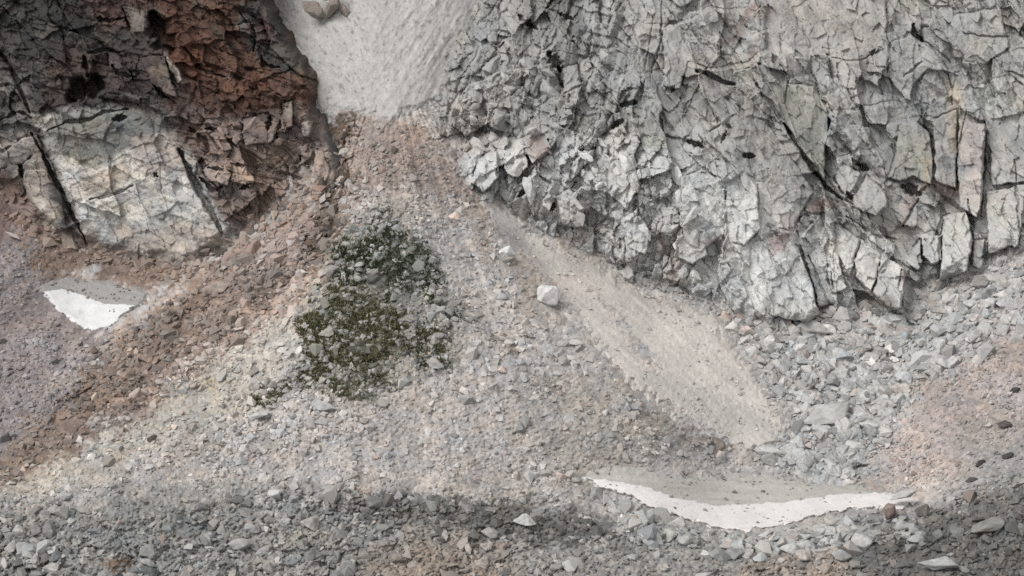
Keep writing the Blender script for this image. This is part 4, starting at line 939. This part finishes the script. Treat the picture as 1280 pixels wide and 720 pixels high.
# --- angular blocks wedged in the buttress and in the brown foot of the left cliff
def near(XX, YY, DD, x, y):
    xs = XX[0]; ys = YY[:, 0]; i = np.clip(np.searchsorted(xs, x), 1, len(xs) - 2); j = np.clip(np.searchsorted(ys, y), 1, len(ys) - 2)
    return float(np.median(DD[j - 1:j + 2, i - 1:i + 2]))
def wedge(n, poly, XX, YY, DD, CC, lo, hi, lf, gain=1.05):
    done = []
    for x, y in draw_zone(poly, n * 4):
        if len(done) >= n: break
        s = lo * (hi / lo) ** (random.random() ** 1.7)
        if any(math.hypot(x - a, y - b_) < (s + c) * .42 for a, b_, c in done): continue
        done.append((x, y, s))
        j = np.clip(np.searchsorted(YY[:, 0], y), 0, len(YY) - 1); i = np.clip(np.searchsorted(XX[0], x), 0, XX.shape[1] - 1)
        c = CC[max(j - 6, 0):j + 7, max(i - 6, 0):i + 7].reshape(-1, 3).mean(0) * random.uniform(.85, 1.2) * gain
        lb, gr = lf(x, y, s)
        nn = np.array([random.gauss(0, .4), -1.0, random.gauss(.35, .35)]); nn /= np.linalg.norm(nn)
        put_boulder(x, y, s, c, lb, gr, depth=near(XX, YY, DD, x, y), name='rock_block', nrm=nn, tilt=.1, spin=random.choice([1.9, 1.2, 2.2]) + random.gauss(0, .3), stretch=(1.1, random.uniform(.6, .9), random.uniform(.6, 1)), sink=.14)['category'] = 'rock'
def lf_r(x, y, s):
    w = 'near the gully snow' if x < 640 and y < 150 else 'above the head of the gravel chute' if x < 720 and y >= 150 else 'in the upper shattered buttress' if y < 170 else 'low on the buttress above the chute'
    return ('large' if s > 20 else 'small') + ' pale grey angular block wedged ' + w, 'rock blocks wedged ' + w
def lf_l(x, y, s): return ('large' if s > 15 else 'small') + ' brown angular block jammed in the foot of the dark cliff', 'rock blocks jammed in the foot of the dark cliff'
wedge(175, [(570, 130), (640, 60), (720, 110), (800, 150), (850, 210), (880, 300), (900, 372), (850, 352), (760, 322), (690, 274), (600, 238), (560, 190)], RX, RY, RD, RCOL, 10, 34, lf_r)
wedge(26, [(270, 150), (390, 150), (405, 225), (340, 255), (290, 280), (262, 200)], LX, LY, LD, LCOL, 8, 20, lf_l)

# ================================================================== CUSHION PLANTS
def cushions(name, spots, label, cols, blade):
    V = []; C = []
    n = len(spots); d0 = samp(GD, spots[:, 0], spots[:, 1]); nn = gnormal(spots[:, 0], spots[:, 1]); p = world(spots[:, 0], spots[:, 1], d0)
    for k in range(9):
        dirv = nn + rng.normal(0, .6, (n, 3)); dirv[:, 2] += .1; dirv /= np.linalg.norm(dirv, axis=1, keepdims=True)
        side = np.cross(dirv, rng.normal(0, 1, (n, 3))); side /= np.linalg.norm(side, axis=1, keepdims=True)
        L = blade * rng.uniform(.5, 1.3, n)[:, None]; w = L * rng.uniform(.16, .3, n)[:, None]; o = rng.normal(0, .16, (n, 3)) - nn * .05
        V.append(np.stack([p + o - side * w * .6, p + o + side * w * .6, p + o + dirv * L * .6 + side * w, p + o + dirv * L, p + o + dirv * L * .6 - side * w], 1).reshape(-1, 3))
        c = cols[rng.integers(0, len(cols), n)] * rng.uniform(.6, 1.4, n)[:, None]; C.append(np.repeat(c, 5, 0))
    V = np.vstack(V); q = np.arange(len(V)).reshape(-1, 5)
    tag(link(name, make_mesh(name, V, q, np.vstack(C), M_moss, smooth=False)), label, kind='stuff')
def spots(regs):
    o = []
    for poly, n in regs:
        s = draw_zone(poly, n * 2); k = fbm(s[:, 0] / 11, s[:, 1] / 6, 87, 4) + .5 * sstep(0, 26, sdf(poly, s[:, 0], s[:, 1])) - .34 + rng.normal(0, .16, len(s)) > -.05; o.append(s[k][:n])
    return np.vstack(o)
dk = np.array([lin((70, 80, 54)), lin((58, 68, 48)), lin((96, 100, 78)), lin((84, 88, 60))])
ol = np.array([lin((112, 109, 72)), lin((100, 98, 62)), lin((130, 125, 90)), lin((90, 91, 62))])
gr = np.array([lin((110, 108, 78)), lin((90, 90, 62)), lin((128, 122, 92))])
cushions('moss', spots([([(406, 316), (440, 290), (490, 280), (534, 306), (556, 356), (520, 376), (470, 358), (420, 362)], 2300), ([(470, 262), (500, 258), (516, 300), (480, 300)], 150), ([(520, 350), (560, 380), (590, 400), (560, 400), (530, 384)], 300), ([(500, 400), (575, 420), (570, 470), (510, 470)], 350)]),
         'dark green alpine cushions growing between pale blocks, upper part of the patch', dk, .28)
cushions('turf', spots([([(366, 404), (404, 356), (476, 358), (516, 392), (520, 440), (460, 478), (386, 462)], 4200), ([(500, 396), (560, 400), (570, 450), (500, 466)], 800)]),
         'olive green turf below the dark cushions in the patch', ol, .28)
cushions('sparse_turf', spots([([(380, 450), (480, 464), (510, 484), (440, 504), (370, 492)], 2000), ([(296, 500), (350, 476), (384, 484), (320, 512)], 800)]),
         'thin dry olive turf along the lower edge of the patch', gr, .26)

# ================================================================== LIGHT, CAMERA, VIEW
w = bpy.data.worlds.new('World'); scene.world = w; w.use_nodes = True
nt = w.node_tree; bg = nt.nodes['Background']
sky = nt.nodes.new('ShaderNodeTexSky'); sky.sky_type = 'NISHITA'; sky.sun_disc = False
EL, AZ = math.radians(50), math.radians(232)          # sun high, behind and left of the camera
sky.sun_elevation = EL; sky.sun_rotation = AZ; sky.dust_density = 4; sky.air_density = 1; sky.altitude = 2500
hs = nt.nodes.new('ShaderNodeHueSaturation'); hs.inputs['Saturation'].default_value = 0.03     # overcast: an almost colourless sky
nt.links.new(sky.outputs[0], hs.inputs['Color']); nt.links.new(hs.outputs[0], bg.inputs['Color'])
bg.inputs['Strength'].default_value = 0.13
sl = bpy.data.lights.new('sun', 'SUN'); sl.energy = 1.5; sl.angle = math.radians(34); sl.color = (1, .985, .965)
so = bpy.data.objects.new('sun', sl); col.objects.link(so)
dirv = Vector((math.sin(AZ) * math.cos(EL), math.cos(AZ) * math.cos(EL), math.sin(EL)))
so.rotation_euler = dirv.to_track_quat('Z', 'Y').to_euler(); so.location = (0, 0, 300)
cam = bpy.data.cameras.new('camera'); co = bpy.data.objects.new('camera', cam); col.objects.link(co)
cam.sensor_width = 36; cam.lens = 36 * FPX / 1280; cam.clip_start = 1; cam.clip_end = 3000
co.location = CAM; co.rotation_euler = (math.pi / 2 - PITCH, 0, 0)
scene.camera = co
vs = scene.view_settings; vs.view_transform = 'Standard'; vs.look = 'None'; vs.gamma = 1; vs.exposure = 0.86; vs.use_curve_mapping = False
scene.cycles.use_denoising = False
scene.cycles.max_bounces = 4; scene.cycles.diffuse_bounces = 3
